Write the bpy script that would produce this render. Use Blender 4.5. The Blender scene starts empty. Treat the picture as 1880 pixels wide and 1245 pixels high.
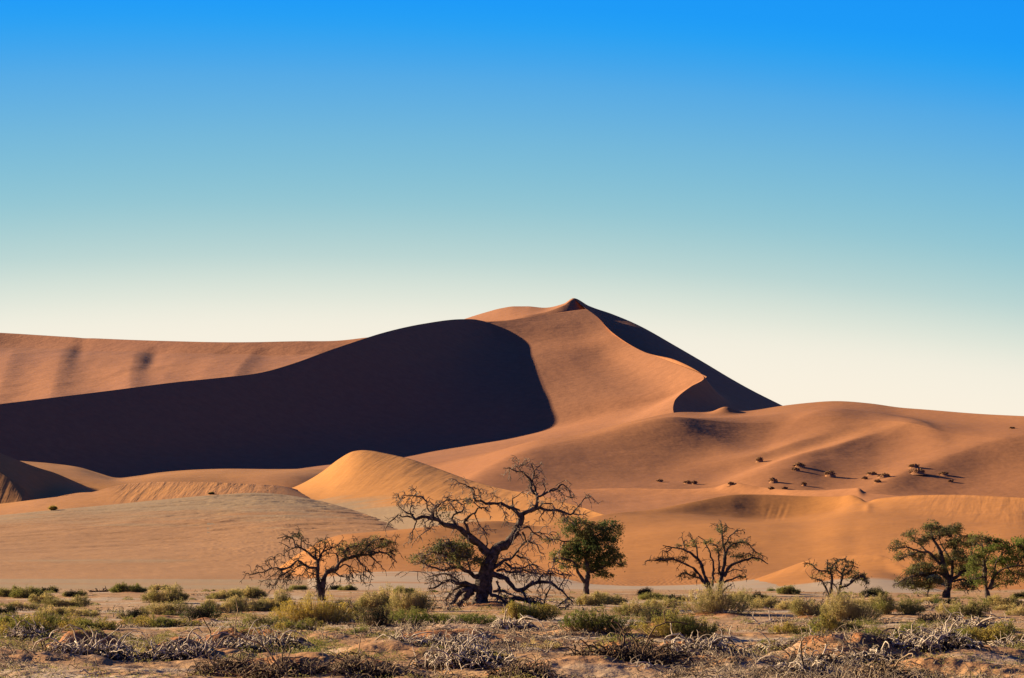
import bpy, math, random
import numpy as np
from mathutils.bvhtree import BVHTree
from mathutils import Vector

# ------------------------------------------------------------------ scene, camera, sun, sky
scene = bpy.context.scene
COL = scene.collection
F, CX, HY, H = 4000.0, 940.0, 1040.0, 1.75          # focal length and horizon in photo pixels, eye height in metres
SUN_AZ, SUN_EL = 23.0, 18.3                          # degrees behind the left-hand side, degrees above the horizon
LD = np.array([-math.cos(math.radians(SUN_AZ)) * math.cos(math.radians(SUN_EL)),
               math.sin(math.radians(SUN_AZ)) * math.cos(math.radians(SUN_EL)),
               math.sin(math.radians(SUN_EL))])
cam = bpy.data.cameras.new('camera')
co = bpy.data.objects.new('camera', cam); COL.objects.link(co)
co.location = (0, 0, H); co.rotation_euler = (math.radians(90), 0, 0)
cam.sensor_width = 36.0; cam.lens = 36.0 * F / 1880.0
cam.shift_y = (HY - 622.5) / 1880.0
cam.clip_start = 0.5; cam.clip_end = 30000.0
scene.camera = co
scene.view_settings.view_transform = 'Standard'
scene.view_settings.look = 'None'
scene.view_settings.gamma = 1.0
scene.view_settings.use_curve_mapping = False
EXPO = 1.45
scene.view_settings.exposure = EXPO

sun = bpy.data.lights.new('sun', 'SUN'); so = bpy.data.objects.new('sun', sun); COL.objects.link(so)
sun.energy = 5.0; sun.angle = math.radians(0.5); sun.color = (1.0, 0.80, 0.55)
so.rotation_euler = Vector(tuple(LD)).to_track_quat('Z', 'Y').to_euler()
so.location = (-60, 60, 60)

def lin(c):
    c = c / 255.0
    return c / 12.92 if c <= 0.04045 else ((c + 0.055) / 1.055) ** 2.4
def rgb(r, g, b, k=1.0): return (lin(r) * k, lin(g) * k, lin(b) * k, 1.0)

world = bpy.data.worlds.new('World'); scene.world = world; world.use_nodes = True
nt = world.node_tree; nt.nodes.clear()
def N(tree, kind, **kw):
    n = tree.nodes.new(kind)
    for k, v in kw.items(): setattr(n, k, v)
    return n
def math_node(tree, op, a, b=None, clamp=False):
    n = tree.nodes.new('ShaderNodeMath'); n.operation = op; n.use_clamp = clamp
    for i, v in enumerate((a, b)):
        if v is None: continue
        if isinstance(v, (int, float)): n.inputs[i].default_value = v
        else: tree.links.new(v, n.inputs[i])
    return n.outputs[0]
tc = N(nt, 'ShaderNodeTexCoord'); sx = N(nt, 'ShaderNodeSeparateXYZ'); nt.links.new(tc.outputs['Generated'], sx.inputs[0])
hx, hy, hz = sx.outputs
hor = math_node(nt, 'SQRT', math_node(nt, 'ADD', math_node(nt, 'MULTIPLY', hx, hx), math_node(nt, 'MULTIPLY', hy, hy)))
tel = math_node(nt, 'DIVIDE', hz, math_node(nt, 'MAXIMUM', hor, 0.02))
side = math_node(nt, 'DIVIDE', hx, math_node(nt, 'MAXIMUM', hor, 0.02))           # sine of the azimuth from north
side2 = math_node(nt, 'MINIMUM', math_node(nt, 'MULTIPLY', side, side), 0.12)
off = math_node(nt, 'ADD', math_node(nt, 'MULTIPLY', side2, 0.26), math_node(nt, 'MULTIPLY', math_node(nt, 'MINIMUM', math_node(nt, 'MAXIMUM', side, -0.3), 0.3), 0.045))
te = math_node(nt, 'ADD', tel, off)
ramp = N(nt, 'ShaderNodeValToRGB'); ramp.color_ramp.interpolation = 'B_SPLINE'
fac = math_node(nt, 'MULTIPLY', te, 1.0)
nt.links.new(fac, ramp.inputs[0])
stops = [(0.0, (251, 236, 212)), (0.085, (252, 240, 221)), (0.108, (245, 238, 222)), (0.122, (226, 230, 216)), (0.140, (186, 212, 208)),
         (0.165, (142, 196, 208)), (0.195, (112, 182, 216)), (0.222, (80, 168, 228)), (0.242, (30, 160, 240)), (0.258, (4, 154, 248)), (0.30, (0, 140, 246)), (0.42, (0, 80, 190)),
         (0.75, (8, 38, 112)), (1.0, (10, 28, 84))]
cr = ramp.color_ramp
while len(cr.elements) < len(stops): cr.elements.new(0.5)
for e, (p, c) in zip(cr.elements, stops):
    e.position = p; e.color = rgb(*c)
sky = N(nt, 'ShaderNodeTexSky', sky_type='NISHITA', sun_disc=False)
sky.sun_elevation = math.radians(SUN_EL)
sky.sun_rotation = math.atan2(LD[0], LD[1])
sky.air_density = 1.0; sky.dust_density = 0.6; sky.ozone_density = 1.5
bs = N(nt, 'ShaderNodeVectorMath', operation='SCALE'); nt.links.new(ramp.outputs[0], bs.inputs[0])
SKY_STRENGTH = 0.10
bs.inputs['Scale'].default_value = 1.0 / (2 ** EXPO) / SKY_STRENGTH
# unseen sky opposite the view, made deeper, evenly blue to darken the shadows
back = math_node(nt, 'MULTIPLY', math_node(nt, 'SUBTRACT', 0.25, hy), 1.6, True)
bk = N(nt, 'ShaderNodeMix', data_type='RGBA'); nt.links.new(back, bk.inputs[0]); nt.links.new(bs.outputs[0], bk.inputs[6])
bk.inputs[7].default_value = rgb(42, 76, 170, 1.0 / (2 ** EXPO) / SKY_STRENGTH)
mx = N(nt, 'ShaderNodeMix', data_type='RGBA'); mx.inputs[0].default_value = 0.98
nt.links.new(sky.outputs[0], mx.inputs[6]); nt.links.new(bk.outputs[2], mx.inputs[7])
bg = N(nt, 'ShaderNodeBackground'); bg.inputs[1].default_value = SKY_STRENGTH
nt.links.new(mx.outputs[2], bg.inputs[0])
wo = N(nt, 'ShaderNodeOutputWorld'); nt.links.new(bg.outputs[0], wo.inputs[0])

# ------------------------------------------------------------------ numeric helpers
def hash2(ix, iy, seed):
    n = (ix.astype(np.int64) * 374761393 + iy.astype(np.int64) * 668265263 + seed * 974634777) & 0x7fffffff
    n = ((n ^ (n >> 13)) * 1274126177) & 0x7fffffff
    return ((n ^ (n >> 16)) & 0xffff) / 65535.0
def vnoise(x, y, seed=0):
    ix, iy = np.floor(x), np.floor(y); fx, fy = x - ix, y - iy
    ux, uy = fx * fx * fx * (fx * (fx * 6 - 15) + 10), fy * fy * fy * (fy * (fy * 6 - 15) + 10)
    a, b = hash2(ix, iy, seed), hash2(ix + 1, iy, seed); c, d = hash2(ix, iy + 1, seed), hash2(ix + 1, iy + 1, seed)
    return (a + (b - a) * ux + (c - a) * uy + (a - b - c + d) * ux * uy) * 2 - 1
def fbm(x, y, octv=4, seed=0):
    s, a = 0.0, 0.5
    for o in range(octv):
        s = s + a * vnoise(x * 2 ** o + 17.3 * o, y * 2 ** o - 9.1 * o, seed + o); a *= 0.5
    return s
def pchip(x, xs, ys):
    xs, ys = np.asarray(xs, float), np.asarray(ys, float)
    h = np.diff(xs); d = np.diff(ys) / h
    m = np.zeros(len(xs)); m[0], m[-1] = d[0], d[-1]
    for i in range(1, len(xs) - 1):
        if d[i - 1] * d[i] > 0:
            w1, w2 = 2 * h[i] + h[i - 1], h[i] + 2 * h[i - 1]
            m[i] = (w1 + w2) / (w1 / d[i - 1] + w2 / d[i])
    i = np.clip(np.searchsorted(xs, x) - 1, 0, len(xs) - 2)
    t = np.clip((x - xs[i]) / h[i], 0, 1)
    t2, t3 = t * t, t * t * t
    return (2 * t3 - 3 * t2 + 1) * ys[i] + (t3 - 2 * t2 + t) * h[i] * m[i] + (3 * t2 - 2 * t3) * ys[i + 1] + (t3 - t2) * h[i] * m[i + 1]
def cubic(x, xs, ys):
    """Catmull-Rom through (xs, ys): softer than pchip, for dune faces"""
    xs, ys = np.asarray(xs, float), np.asarray(ys, float)
    h = np.diff(xs); d = np.diff(ys) / h
    m = np.zeros(len(xs)); m[0], m[-1] = d[0], d[-1]
    m[1:-1] = (d[:-1] * h[1:] + d[1:] * h[:-1]) / (h[1:] + h[:-1])
    i = np.clip(np.searchsorted(xs, x) - 1, 0, len(xs) - 2)
    t = np.clip((x - xs[i]) / h[i], 0, 1); t2, t3 = t * t, t * t * t
    return (2 * t3 - 3 * t2 + 1) * ys[i] + (t3 - 2 * t2 + t) * h[i] * m[i] + (3 * t2 - 2 * t3) * ys[i + 1] + (t3 - t2) * h[i] * m[i + 1]
def P(px, py, Y): return ((px - CX) / F * Y, Y, H + (HY - py) / F * Y)
def to_px(co3): return CX + F * co3[..., 0] / co3[..., 1], HY - F * (co3[..., 2] - H) / co3[..., 1]

def mesh_from(name, verts, loops, sizes, mats=(), smooth=True, mat_idx=None):
    me = bpy.data.meshes.new(name)
    verts = np.asarray(verts, np.float32); loops = np.asarray(loops, np.int32).ravel(); sizes = np.asarray(sizes, np.int32)
    me.vertices.add(len(verts)); me.vertices.foreach_set('co', verts.ravel())
    me.loops.add(len(loops)); me.loops.foreach_set('vertex_index', loops)
    me.polygons.add(len(sizes)); st = np.zeros(len(sizes), np.int32); st[1:] = np.cumsum(sizes)[:-1]
    me.polygons.foreach_set('loop_start', st); me.polygons.foreach_set('loop_total', sizes)
    me.polygons.foreach_set('use_smooth', np.full(len(sizes), smooth))
    for m in mats: me.materials.append(m)
    if mat_idx is not None: me.polygons.foreach_set('material_index', np.asarray(mat_idx, np.int32))
    me.update(calc_edges=True); me.validate()
    return me
def grid_faces(nr, nc, base=0):
    i = np.arange(nr * nc).reshape(nr, nc) + base
    return np.stack([i[:-1, :-1], i[:-1, 1:], i[1:, 1:], i[1:, :-1]], -1).reshape(-1, 4)
def link(name, me, parent=None, **props):
    o = bpy.data.objects.new(name, me); COL.objects.link(o)
    if parent is not None: o.parent = parent
    for k, v in props.items(): o[k] = v
    return o
TERRAIN = []          # (verts, faces) of all ground and dunes, for setting things down on them
def terrain_object(name, grids, mat, label, attrs=None):
    V, Fc, base = [], [], 0
    for g in grids:
        nr, nc = g.shape[:2]
        V.append(g.reshape(-1, 3)); Fc.append(grid_faces(nr, nc, base)); base += nr * nc
    V, Fc = np.concatenate(V), np.concatenate(Fc)
    TERRAIN.append((V, Fc))
    me = mesh_from(name, V, Fc, np.full(len(Fc), 4), [mat])
    for k, a in (attrs or {}).items():
        at = me.attributes.new(k, 'FLOAT', 'POINT'); at.data.foreach_set('value', np.asarray(a, np.float32).ravel())
    return link(name, me, kind='structure', label=label)

def sheet(guides, px0, px1, ncol, segs, crease, disp=None, soft=True):
    """guides from near to far, each [(px, py, Y), ...]; one column per bearing, real heights from photo rows and distances."""
    px = np.linspace(px0, px1, ncol)
    Yn, Zn = [], []
    for g in guides:
        g = np.array(g, float)
        f = cubic if soft else pchip
        py, Y = f(px, g[:, 0], g[:, 1]), pchip(px, g[:, 0], g[:, 2])
        Yn.append(Y); Zn.append(H + (HY - py) / F * Y)
    Yn, Zn = np.array(Yn), np.array(Zn); K = len(guides)
    dY = np.diff(Yn, axis=0); d = np.diff(Zn, axis=0) / dY
    m0, m1 = d.copy(), d.copy()                        # tangents at the start / end of each segment
    for k in range(1, K - 1):
        if k in crease: continue
        same = d[k - 1] * d[k] > 0
        hm = np.where(same, 2 * d[k - 1] * d[k] / np.where(same, d[k - 1] + d[k], 1), 0)
        m1[k - 1] = hm; m0[k] = hm
    rows = []
    for k in range(K - 1):
        t = np.linspace(0, 1, segs[k] + 1)[(0 if k == 0 else 1):]
        for tt in t:
            t2, t3 = tt * tt, tt ** 3
            z = (2 * t3 - 3 * t2 + 1) * Zn[k] + (t3 - 2 * t2 + tt) * dY[k] * m0[k] + (3 * t2 - 2 * t3) * Zn[k + 1] + (t3 - t2) * dY[k] * m1[k]
            rows.append((Yn[k] + tt * dY[k], z, np.full(ncol, k + tt)))
    Y = np.array([r[0] for r in rows]); Z = np.array([r[1] for r in rows]); S = np.array([r[2] for r in rows])
    PX = np.broadcast_to(px, Y.shape); X = (PX - CX) / F * Y; PY = HY - F * (Z - H) / Y
    if disp is not None: Z = Z + disp(PX, PY, X, Y, S)
    return np.stack([X, Y, Z], -1), PX, PY, S
def loft3(guides, n_along, segs, crease, ref=None):
    """guides: equal-length lists of 3D points, swept side by side; spline along, straight or smooth across."""
    G = np.array(guides, float); K, n, _ = G.shape
    seg = np.linalg.norm(np.diff(G, axis=1), axis=2).mean(0) if ref is None else np.linalg.norm(np.diff(ref, axis=0), axis=1); u = np.concatenate([[0], np.cumsum(seg)])
    uu = np.linspace(0, u[-1], n_along)
    R = np.array([[cubic(uu, u, G[k, :, a]) for a in range(3)] for k in range(K)]).transpose(0, 2, 1)     # K, n_along, 3
    D = np.diff(R, axis=0); rows = []
    for k in range(K - 1):
        ma = D[k] if (k == 0 or k in crease) else 0.5 * (D[k - 1] + D[k])
        mb = D[k] if (k == K - 2 or (k + 1) in crease) else 0.5 * (D[k] + D[k + 1])
        for tt in np.linspace(0, 1, segs[k] + 1)[(0 if k == 0 else 1):]:
            t2, t3 = tt * tt, tt ** 3
            rows.append((2 * t3 - 3 * t2 + 1) * R[k] + (t3 - 2 * t2 + tt) * ma + (3 * t2 - 2 * t3) * R[k + 1] + (t3 - t2) * mb)
    return np.array(rows)
def ridges(PX, PY, lines):
    """sum of soft wind ridges: each (points in photo pixels, height, width above, width below)"""
    out = np.zeros(PX.shape)
    for pts, amp, wa, wb in lines:
        pts = np.array(pts, float)
        py = cubic(PX, pts[:, 0], pts[:, 1])
        d = PY - py
        w = np.where(d < 0, wa, wb)
        fade = np.clip((PX - pts[0, 0]) / (pts[2, 0] - pts[0, 0]), 0, 1) * np.clip((pts[-1, 0] - PX) / (pts[-1, 0] - pts[-3, 0]), 0, 1)
        fade = fade * fade * (3 - 2 * fade)
        out += amp * fade * np.exp(-(np.abs(d) / w) ** 1.6)
    return out

# ------------------------------------------------------------------ materials
def new_mat(name):
    m = bpy.data.materials.new(name); m.use_nodes = True
    t = m.node_tree; t.nodes.clear()
    out = N(t, 'ShaderNodeOutputMaterial'); b = N(t, 'ShaderNodeBsdfPrincipled')
    b.inputs['Specular IOR Level'].default_value = 0.08; b.inputs['Roughness'].default_value = 0.95
    t.links.new(b.outputs[0], out.inputs[0])
    return m, t, b
def mix_col(t, f, a, b):
    n = N(t, 'ShaderNodeMix', data_type='RGBA')
    for sock, v in ((0, f), (6, a), (7, b)):
        if isinstance(v, (int, float)): n.inputs[sock].default_value = v
        elif isinstance(v, tuple): n.inputs[sock].default_value = v
        else: t.links.new(v, n.inputs[sock])
    return n.outputs[2]
def noise(t, vec, scale, detail=3.0, rough=0.55, dist=0.0):
    n = N(t, 'ShaderNodeTexNoise'); n.inputs['Scale'].default_value = scale; n.inputs['Detail'].default_value = detail
    n.inputs['Roughness'].default_value = rough; n.inputs['Distortion'].default_value = dist
    t.links.new(vec, n.inputs['Vector']); return n.outputs['Fac']
def remap(t, v, a, b, c=0.0, d=1.0):
    n = N(t, 'ShaderNodeMapRange'); n.inputs[1].default_value = a; n.inputs[2].default_value = b
    n.inputs[3].default_value = c; n.inputs[4].default_value = d; t.links.new(v, n.inputs[0]); return n.outputs[0]
def mapping(t, vec, rot=(0, 0, 0), scale=(1, 1, 1)):
    n = N(t, 'ShaderNodeMapping'); n.inputs['Rotation'].default_value = rot; n.inputs['Scale'].default_value = scale
    t.links.new(vec, n.inputs[0]); return n.outputs[0]
def turned(t, vec, deg, scale):
    return mapping(t, mapping(t, vec, (0, 0, math.radians(deg))), (0, 0, 0), scale)
def attr(t, name):
    n = N(t, 'ShaderNodeAttribute'); n.attribute_name = name; return n.outputs['Fac']
def add_bump(t, b, layers):
    """layers: (height socket, distance in metres)"""
    prev = None
    for h, dist in layers:
        n = N(t, 'ShaderNodeBump'); n.inputs['Strength'].default_value = 1.0; n.inputs['Distance'].default_value = dist
        t.links.new(h, n.inputs['Height'])
        if prev is not None: t.links.new(prev, n.inputs['Normal'])
        prev = n.outputs[0]
    t.links.new(prev, b.inputs['Normal'])
def sand(name, a, b_, size, bumps=(), streak=None, clay=None, ripple=None):
    """dune sand: two tones blended by drifts; bumps (scale, metres); streak = (angle, across scale, metres, attribute); clay tone by attribute 'clay'"""
    m, t, b = new_mat(name)
    pos = N(t, 'ShaderNodeTexCoord').outputs['Object']
    drift = turned(t, pos, 20, (1.0, 0.35, 1.0))
    f = remap(t, noise(t, drift, 1.0 / size, 5, 0.6, 0.4), 0.32, 0.68)
    c = mix_col(t, f, a, b_)
    fine = remap(t, noise(t, pos, 25.0 / size, 4, 0.7), 0.3, 0.7, 0.90, 1.10)
    layers = [(noise(t, pos, s, 3, 0.6), d) for s, d in bumps]
    if clay is not None:
        cl = noise(t, turned(t, pos, 6, (0.35, 1.0, 1.0)), clay[1], 6, 0.65, 0.6)
        cf = remap(t, math_node(t, 'ADD', attr(t, 'clay'), math_node(t, 'MULTIPLY', math_node(t, 'SUBTRACT', cl, 0.5), 1.6)), 0.35, 0.75)
        c = mix_col(t, cf, c, clay[0])
    v = N(t, 'ShaderNodeVectorMath', operation='SCALE'); t.links.new(c, v.inputs[0]); t.links.new(fine, v.inputs['Scale'])
    t.links.new(v.outputs[0], b.inputs['Base Color'])
    if streak is not None:
        ang, sc, dist, an = streak
        sv = turned(t, pos, ang, (sc, sc * 0.045, sc * 0.02))
        sn = remap(t, noise(t, sv, 1.0, 3, 0.55, 0.2), 0.35, 0.65)
        layers.append((math_node(t, 'MULTIPLY', sn, attr(t, an)), dist))
    if ripple is not None:
        ang, wl, dist, an = ripple
        w = N(t, 'ShaderNodeTexWave', wave_type='BANDS', bands_direction='X', wave_profile='SIN')
        w.inputs['Scale'].default_value = 0.314 / wl; w.inputs['Distortion'].default_value = 5.0; w.inputs['Detail'].default_value = 2.0
        w.inputs['Detail Scale'].default_value = 0.6
        t.links.new(mapping(t, pos, (0, 0, math.radians(ang)), (1, 1, 1)), w.inputs['Vector'])
        hgt = w.outputs['Fac'] if an is None else math_node(t, 'MULTIPLY', w.outputs['Fac'], attr(t, an))
        layers.append((hgt, dist))
    if layers: add_bump(t, b, layers)
    return m
# ------------------------------------------------------------------ dunes
ORANGE, AMBER, ROSE, MAUVE, TAN, CLAY = (0.41, 0.182, 0.050, 1), (0.37, 0.170, 0.050, 1), (0.35, 0.150, 0.064, 1), (0.275, 0.120, 0.064, 1), (0.36, 0.22, 0.115, 1), (0.36, 0.265, 0.17, 1)
M_far = sand('far_sand', ROSE, MAUVE, 300, bumps=((0.05, 1.2), (0.25, 0.25)))
M_great = sand('great_dune_sand', ROSE, (0.31, 0.140, 0.066, 1), 160, bumps=((0.02, 1.2), (0.12, 0.35)))
M_mid = sand('mid_dune_sand', (0.36, 0.155, 0.058, 1), (0.31, 0.132, 0.054, 1), 90, bumps=((0.06, 0.5), (0.5, 0.07)))
M_low = sand('low_dune_sand', ORANGE, (0.37, 0.17, 0.065, 1), 70, bumps=((0.15, 0.15), (1.2, 0.03)), streak=(-5, 0.35, 0.22, 'slip'))
M_gold = sand('golden_dune_sand', (0.43, 0.188, 0.048, 1), ORANGE, 60, bumps=((0.2, 0.12), (1.5, 0.02)), streak=(5, 0.22, 0.12, 'slip'), clay=((0.305, 0.205, 0.108, 1), 0.05))
M_near = sand('near_dune_sand', (0.39, 0.165, 0.042, 1), (0.33, 0.14, 0.042, 1), 40, bumps=((0.2, 0.10), (2.0, 0.012)), streak=(13, 0.30, 0.10, 'slip'),
              clay=(CLAY, 0.06), ripple=(8, 0.55, 0.03, 'ripple'))
M_plain = sand('sand_sheet_sand', (0.36, 0.19, 0.082, 1), (0.31, 0.16, 0.068, 1), 30, bumps=((0.12, 0.30), (0.5, 0.12)), clay=((0.305, 0.205, 0.108, 1), 0.06), ripple=(75, 0.9, 0.04, 'ripple'))

# far ridge on the left, behind the great dune
far = [
    [(-400, 800, 2300), (0, 785, 2300), (300, 745, 2280), (600, 700, 2260), (1000, 690, 2250)],
    [(-400, 632, 3240), (0, 641, 3215), (150, 648, 3135), (300, 655, 3035), (430, 655, 2985), (640, 648, 2935), (1000, 650, 2900)],
    [(-400, 600, 3330), (0, 611, 3300), (150, 620, 3210), (300, 626, 3105), (420, 628.5, 3050), (550, 626.5, 3020), (620, 625.5, 3005), (680, 619, 2990), (760, 612, 2970), (1000, 605, 2900)],
    [(-400, 690, 3700), (300, 700, 3600), (1000, 690, 3500)]]
def far_disp(PX, PY, X, Y, S):
    def spur(pts, amp, wl, wr):                        # a spur running down the face: points (row, column)
        pts = np.array(pts, float)
        c = np.interp(PY, pts[:, 0], pts[:, 1]); d = PX - c
        return amp * np.exp(-(np.abs(d) / np.where(d < 0, wl, wr)) ** 1.7) * np.clip((PY - 630) / 40, 0, 1)
    z = spur([(630, 118), (760, 88)], 11.5, 95, 48) + spur([(630, 30), (760, -15)], 6, 70, 40)
    z = z + spur([(630, 200), (760, 150)], 4, 60, 50) + spur([(630, 255), (700, 236)], 7.5, 64, 34) + spur([(640, 340), (700, 300)], 6, 70, 50)
    z = z + spur([(640, 400), (700, 372)], 3, 46, 40) + spur([(640, 470), (700, 425)], 5, 80, 26)
    z = z - 1.6 * np.exp(-((PX - 147 + (PY - 650) * .25) / 13) ** 2 - ((PY - 650) / 30) ** 2) - 1.8 * np.exp(-((PX - 280 + (PY - 668) * .35) / 13) ** 2 - ((PY - 668) / 22) ** 2)
    z = z + 1.6 * fbm(X / 60, Y / 130, 3, 5) * np.clip((PY - 625) / 20, 0, 1)
    return z
g, _, _, _ = sheet(far, -400, 1000, 700, (150, 24, 20), (1, 2), far_disp)
terrain_object('far_dune_ridge', [g], M_far, 'long rose-brown ridge with shallow gullies under the sky on the far left')

# the great dune: shadowed left flank, sunlit bowl, shadowed right flank
EL = math.tan(math.radians(SUN_EL)); CA, SA = math.cos(math.radians(SUN_AZ)), math.sin(math.radians(SUN_AZ))
crest = [(-420, 800, 1250), (-200, 768, 1350), (0, 742, 1450), (200, 717.5, 1560), (330, 701, 1635), (400, 694, 1675), (480, 684, 1725), (540, 667, 1770), (600, 645, 1820), (650, 628, 1870),
         (700, 612, 1935), (780, 594, 2045), (850, 586, 2140), (872, 586.5, 2160), (890, 590, 2170)]
qpx = [100, 230, 400, 590, 735, 795, 872, 948, 1017, 1014, 997, 978, 957, 930, 900]
Pc, Qc = [], []
for (px, py, Y), q in zip(crest, qpx):
    p = np.array(P(px, py, Y)); k = (q - CX) / F
    d = (k * p[1] - p[0]) / (CA + k * SA)
    Pc.append(p); Qc.append(np.array([p[0] + CA * d, p[1] - SA * d, p[2] - EL * d]))
Pc, Qc = np.array(Pc), np.array(Qc)
dist = np.linalg.norm((Qc - Pc)[:, :2], axis=1)
mid1 = Pc + (Qc - Pc) * 0.45; mid1[:, 2] -= 0.10 * dist
mid2 = Pc + (Qc - Pc) * 0.80; mid2[:, 2] -= 0.07 * dist
backP = Pc + np.array([-230, 150, -75])
gA = loft3([Qc, mid2, mid1, Pc, backP], 520, (40, 40, 50, 30), (3,), Qc)
lowQ = Qc[:4] + np.array([90, -75, -24.])
cb = [(1240, 880, 1310), (1240, 850, 1370), (1240, 812, 1440), (1240, 800, 1480), (1238, 778, 1540), (1238, 765, 1575), (1236, 745, 1620), (1246, 727, 1670), (1291, 697, 1765), (1288, 687, 1795),
      (1182, 646, 1980), (1132, 617, 2095), (1110, 597, 2170), (1094, 580, 2225), (1076, 567, 2270)]
Cb = np.array([P(*c) for c in cb])
m1 = Qc + (Cb - Qc) * 0.35; m2 = Qc + (Cb - Qc) * 0.72
sag = np.array([0, 0, 0, 2, 3, 4, 5, 6, 7, 7, 5, 2, 1, 0, 0.])
m1[:, 2] -= 0.5 * sag; m2[:, 2] -= sag
print('Q', [(round(a), round(b)) for a, b in zip(*to_px(Qc))])
gB = loft3([Qc, m1, m2, Cb], 520, (60, 60, 50), (), Qc)
pxB, pyB = to_px(gB)
gB[..., 2] += (0.45 * fbm(gB[..., 0] / 45, gB[..., 1] / 80, 3, 9)) * np.sin(np.linspace(0, math.pi, gB.shape[0]))[:, None]
# rim of the summit: a roll-over behind the bowl's upper edge
rim0 = np.array([P(*c) for c in [(890, 590, 2170), (930, 588, 2190), (985, 581, 2220), (1040, 572, 2252), (1076, 567, 2270)]])
rim1 = rim0 + np.array([-10, 28, -14.]); rim2 = rim0 + np.array([-20, 80, -60.])
low0 = rim0 + np.array([6, -25, -12.])
gR = loft3([low0, rim0, rim1, rim2], 160, (6, 6, 8), (1,))
cr_b = [(1076, 567, 2270), (1094, 580, 2225), (1124, 610.5, 2112), (1182, 646, 1980), (1242, 662, 1880), (1288, 687, 1795), (1291, 697, 1765), (1268, 710, 1715), (1246, 727, 1670), (1236, 745, 1620), (1238, 765, 1575), (1240, 800, 1480)]
hol = [(1086, 576, 2285), (1110, 600, 2210), (1150, 640, 2085), (1214, 676, 1960), (1262, 696, 1890), (1318, 722, 1850), (1334, 733, 1820), (1344, 742, 1790), (1354, 751, 1765), (1364, 762, 1735), (1378, 777, 1705), (1400, 820, 1640)]
skl = [(1053, 548, 2350), (1080, 561, 2350), (1125, 577, 2325), (1180, 601, 2270), (1240, 635, 2190), (1300, 670, 2120), (1340, 694, 2075), (1385, 719, 2035), (1437, 745, 2000), (1500, 777, 1960), (1560, 807, 1930), (1640, 845, 1900)]
G1, G2, G3 = (np.array([P(*c) for c in L]) for L in (cr_b, hol, skl))
G4 = G3 + np.array([70, 260, -110.])
gC = loft3([G1, G2, G3, G4], 420, (60, 60, 30), (2,))
# hump and little pyramid behind the summit
hump = [
    [(800, 650, 2262), (900, 615, 2262), (960, 600, 2272), (1047, 583, 2292), (1100, 592, 2298)],
    [(800, 612, 2302), (900, 594, 2292), (960, 584, 2284), (1000, 580, 2296), (1047, 573, 2314), (1060, 572, 2320), (1100, 587, 2324)],
    [(800, 609, 2342), (900, 592, 2317), (960, 581, 2296), (1000, 573.5, 2312), (1036, 560, 2330), (1053, 549.5, 2345), (1075, 560.5, 2348), (1100, 571, 2352)],
    [(800, 600, 2522), (850, 586.5, 2522), (870, 580, 2516), (895, 572.5, 2502), (920, 566, 2487), (945, 562.5, 2474), (968, 562.5, 2458), (1000, 565, 2422), (1035, 557.5, 2368), (1053, 547.5, 2350), (1080, 561, 2358), (1100, 570, 2362)],
    [(800, 640, 2732), (920, 620, 2732), (1053, 610, 2622), (1100, 620, 2592)]]
gD, _, _, _ = sheet(hump, 800, 1100, 260, (8, 14, 40, 20), (1, 2, 3), None, soft=False)
terrain_object('great_dune', [gA, gB, gR, gC, gD], M_great, 'towering dune with a dark shadowed left flank and a sunlit bowl below its summit')

# broad rolling dune on the right
mid = [
    [(680, 960, 780), (800, 960, 770), (1000, 955, 760), (1340, 935, 840), (1600, 918, 870), (1880, 922, 850), (2200, 925, 840)],
    [(680, 872, 1060), (800, 868, 1090), (900, 868, 1085), (1060, 862, 1070), (1240, 845, 1080), (1440, 830, 1100), (1600, 832, 1080), (1740, 842, 1010), (1880, 850, 960), (2200, 860, 900)],
    [(680, 872, 1110), (780, 856, 1150), (870, 836, 1200), (950, 819, 1235), (1100, 789, 1300), (1180, 769, 1335), (1240, 757.5, 1360), (1300, 757, 1372), (1370, 755, 1380), (1437, 745, 1390), (1480, 740, 1390), (1530, 736.5, 1385),
     (1600, 741, 1365), (1650, 748, 1340), (1700, 752, 1310), (1800, 760, 1240), (1880, 764, 1185), (2200, 775, 1000)],
    [(680, 930, 1400), (1000, 850, 1500), (1240, 820, 1560), (1530, 800, 1600), (1880, 830, 1400), (2200, 850, 1200)]]
MID_R = [
    ([(600, 905), (760, 868), (900, 830), (1000, 813), (1120, 797), (1220, 788), (1330, 782), (1500, 790)], 3.0, 50, 40),
    ([(700, 950), (880, 892), (1000, 862), (1100, 843), (1200, 823), (1300, 803), (1400, 787), (1480, 778), (1640, 776), (1820, 800)], 12.0, 75, 36),
    ([(1400, 830), (1490, 792), (1550, 783), (1610, 782), (1670, 792), (1760, 830)], 2.8, 18, 24),
    ([(1280, 925), (1420, 884), (1500, 864), (1560, 848), (1620, 826), (1680, 802), (1740, 788), (1860, 780), (2000, 790)], 5.4, 54, 40),
    ([(1480, 935), (1620, 890), (1680, 868), (1740, 848), (1800, 828), (1880, 808), (1980, 790), (2150, 780)], 4.6, 44, 26),
    ([(1200, 872), (1330, 852), (1390, 846), (1440, 836), (1520, 818), (1640, 800)], 2.6, 16, 11),
    ([(1280, 888), (1420, 868), (1470, 858), (1530, 844), (1600, 824), (1700, 800)], 2.6, 16, 11),
    ([(1040, 850), (1140, 832), (1220, 824), (1300, 826), (1420, 840)], 2.0, 14, 14),
    ([(900, 905), (1060, 897), (1200, 892), (1400, 880), (1520, 868), (1700, 860)], 1.6, 20, 14)]
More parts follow.
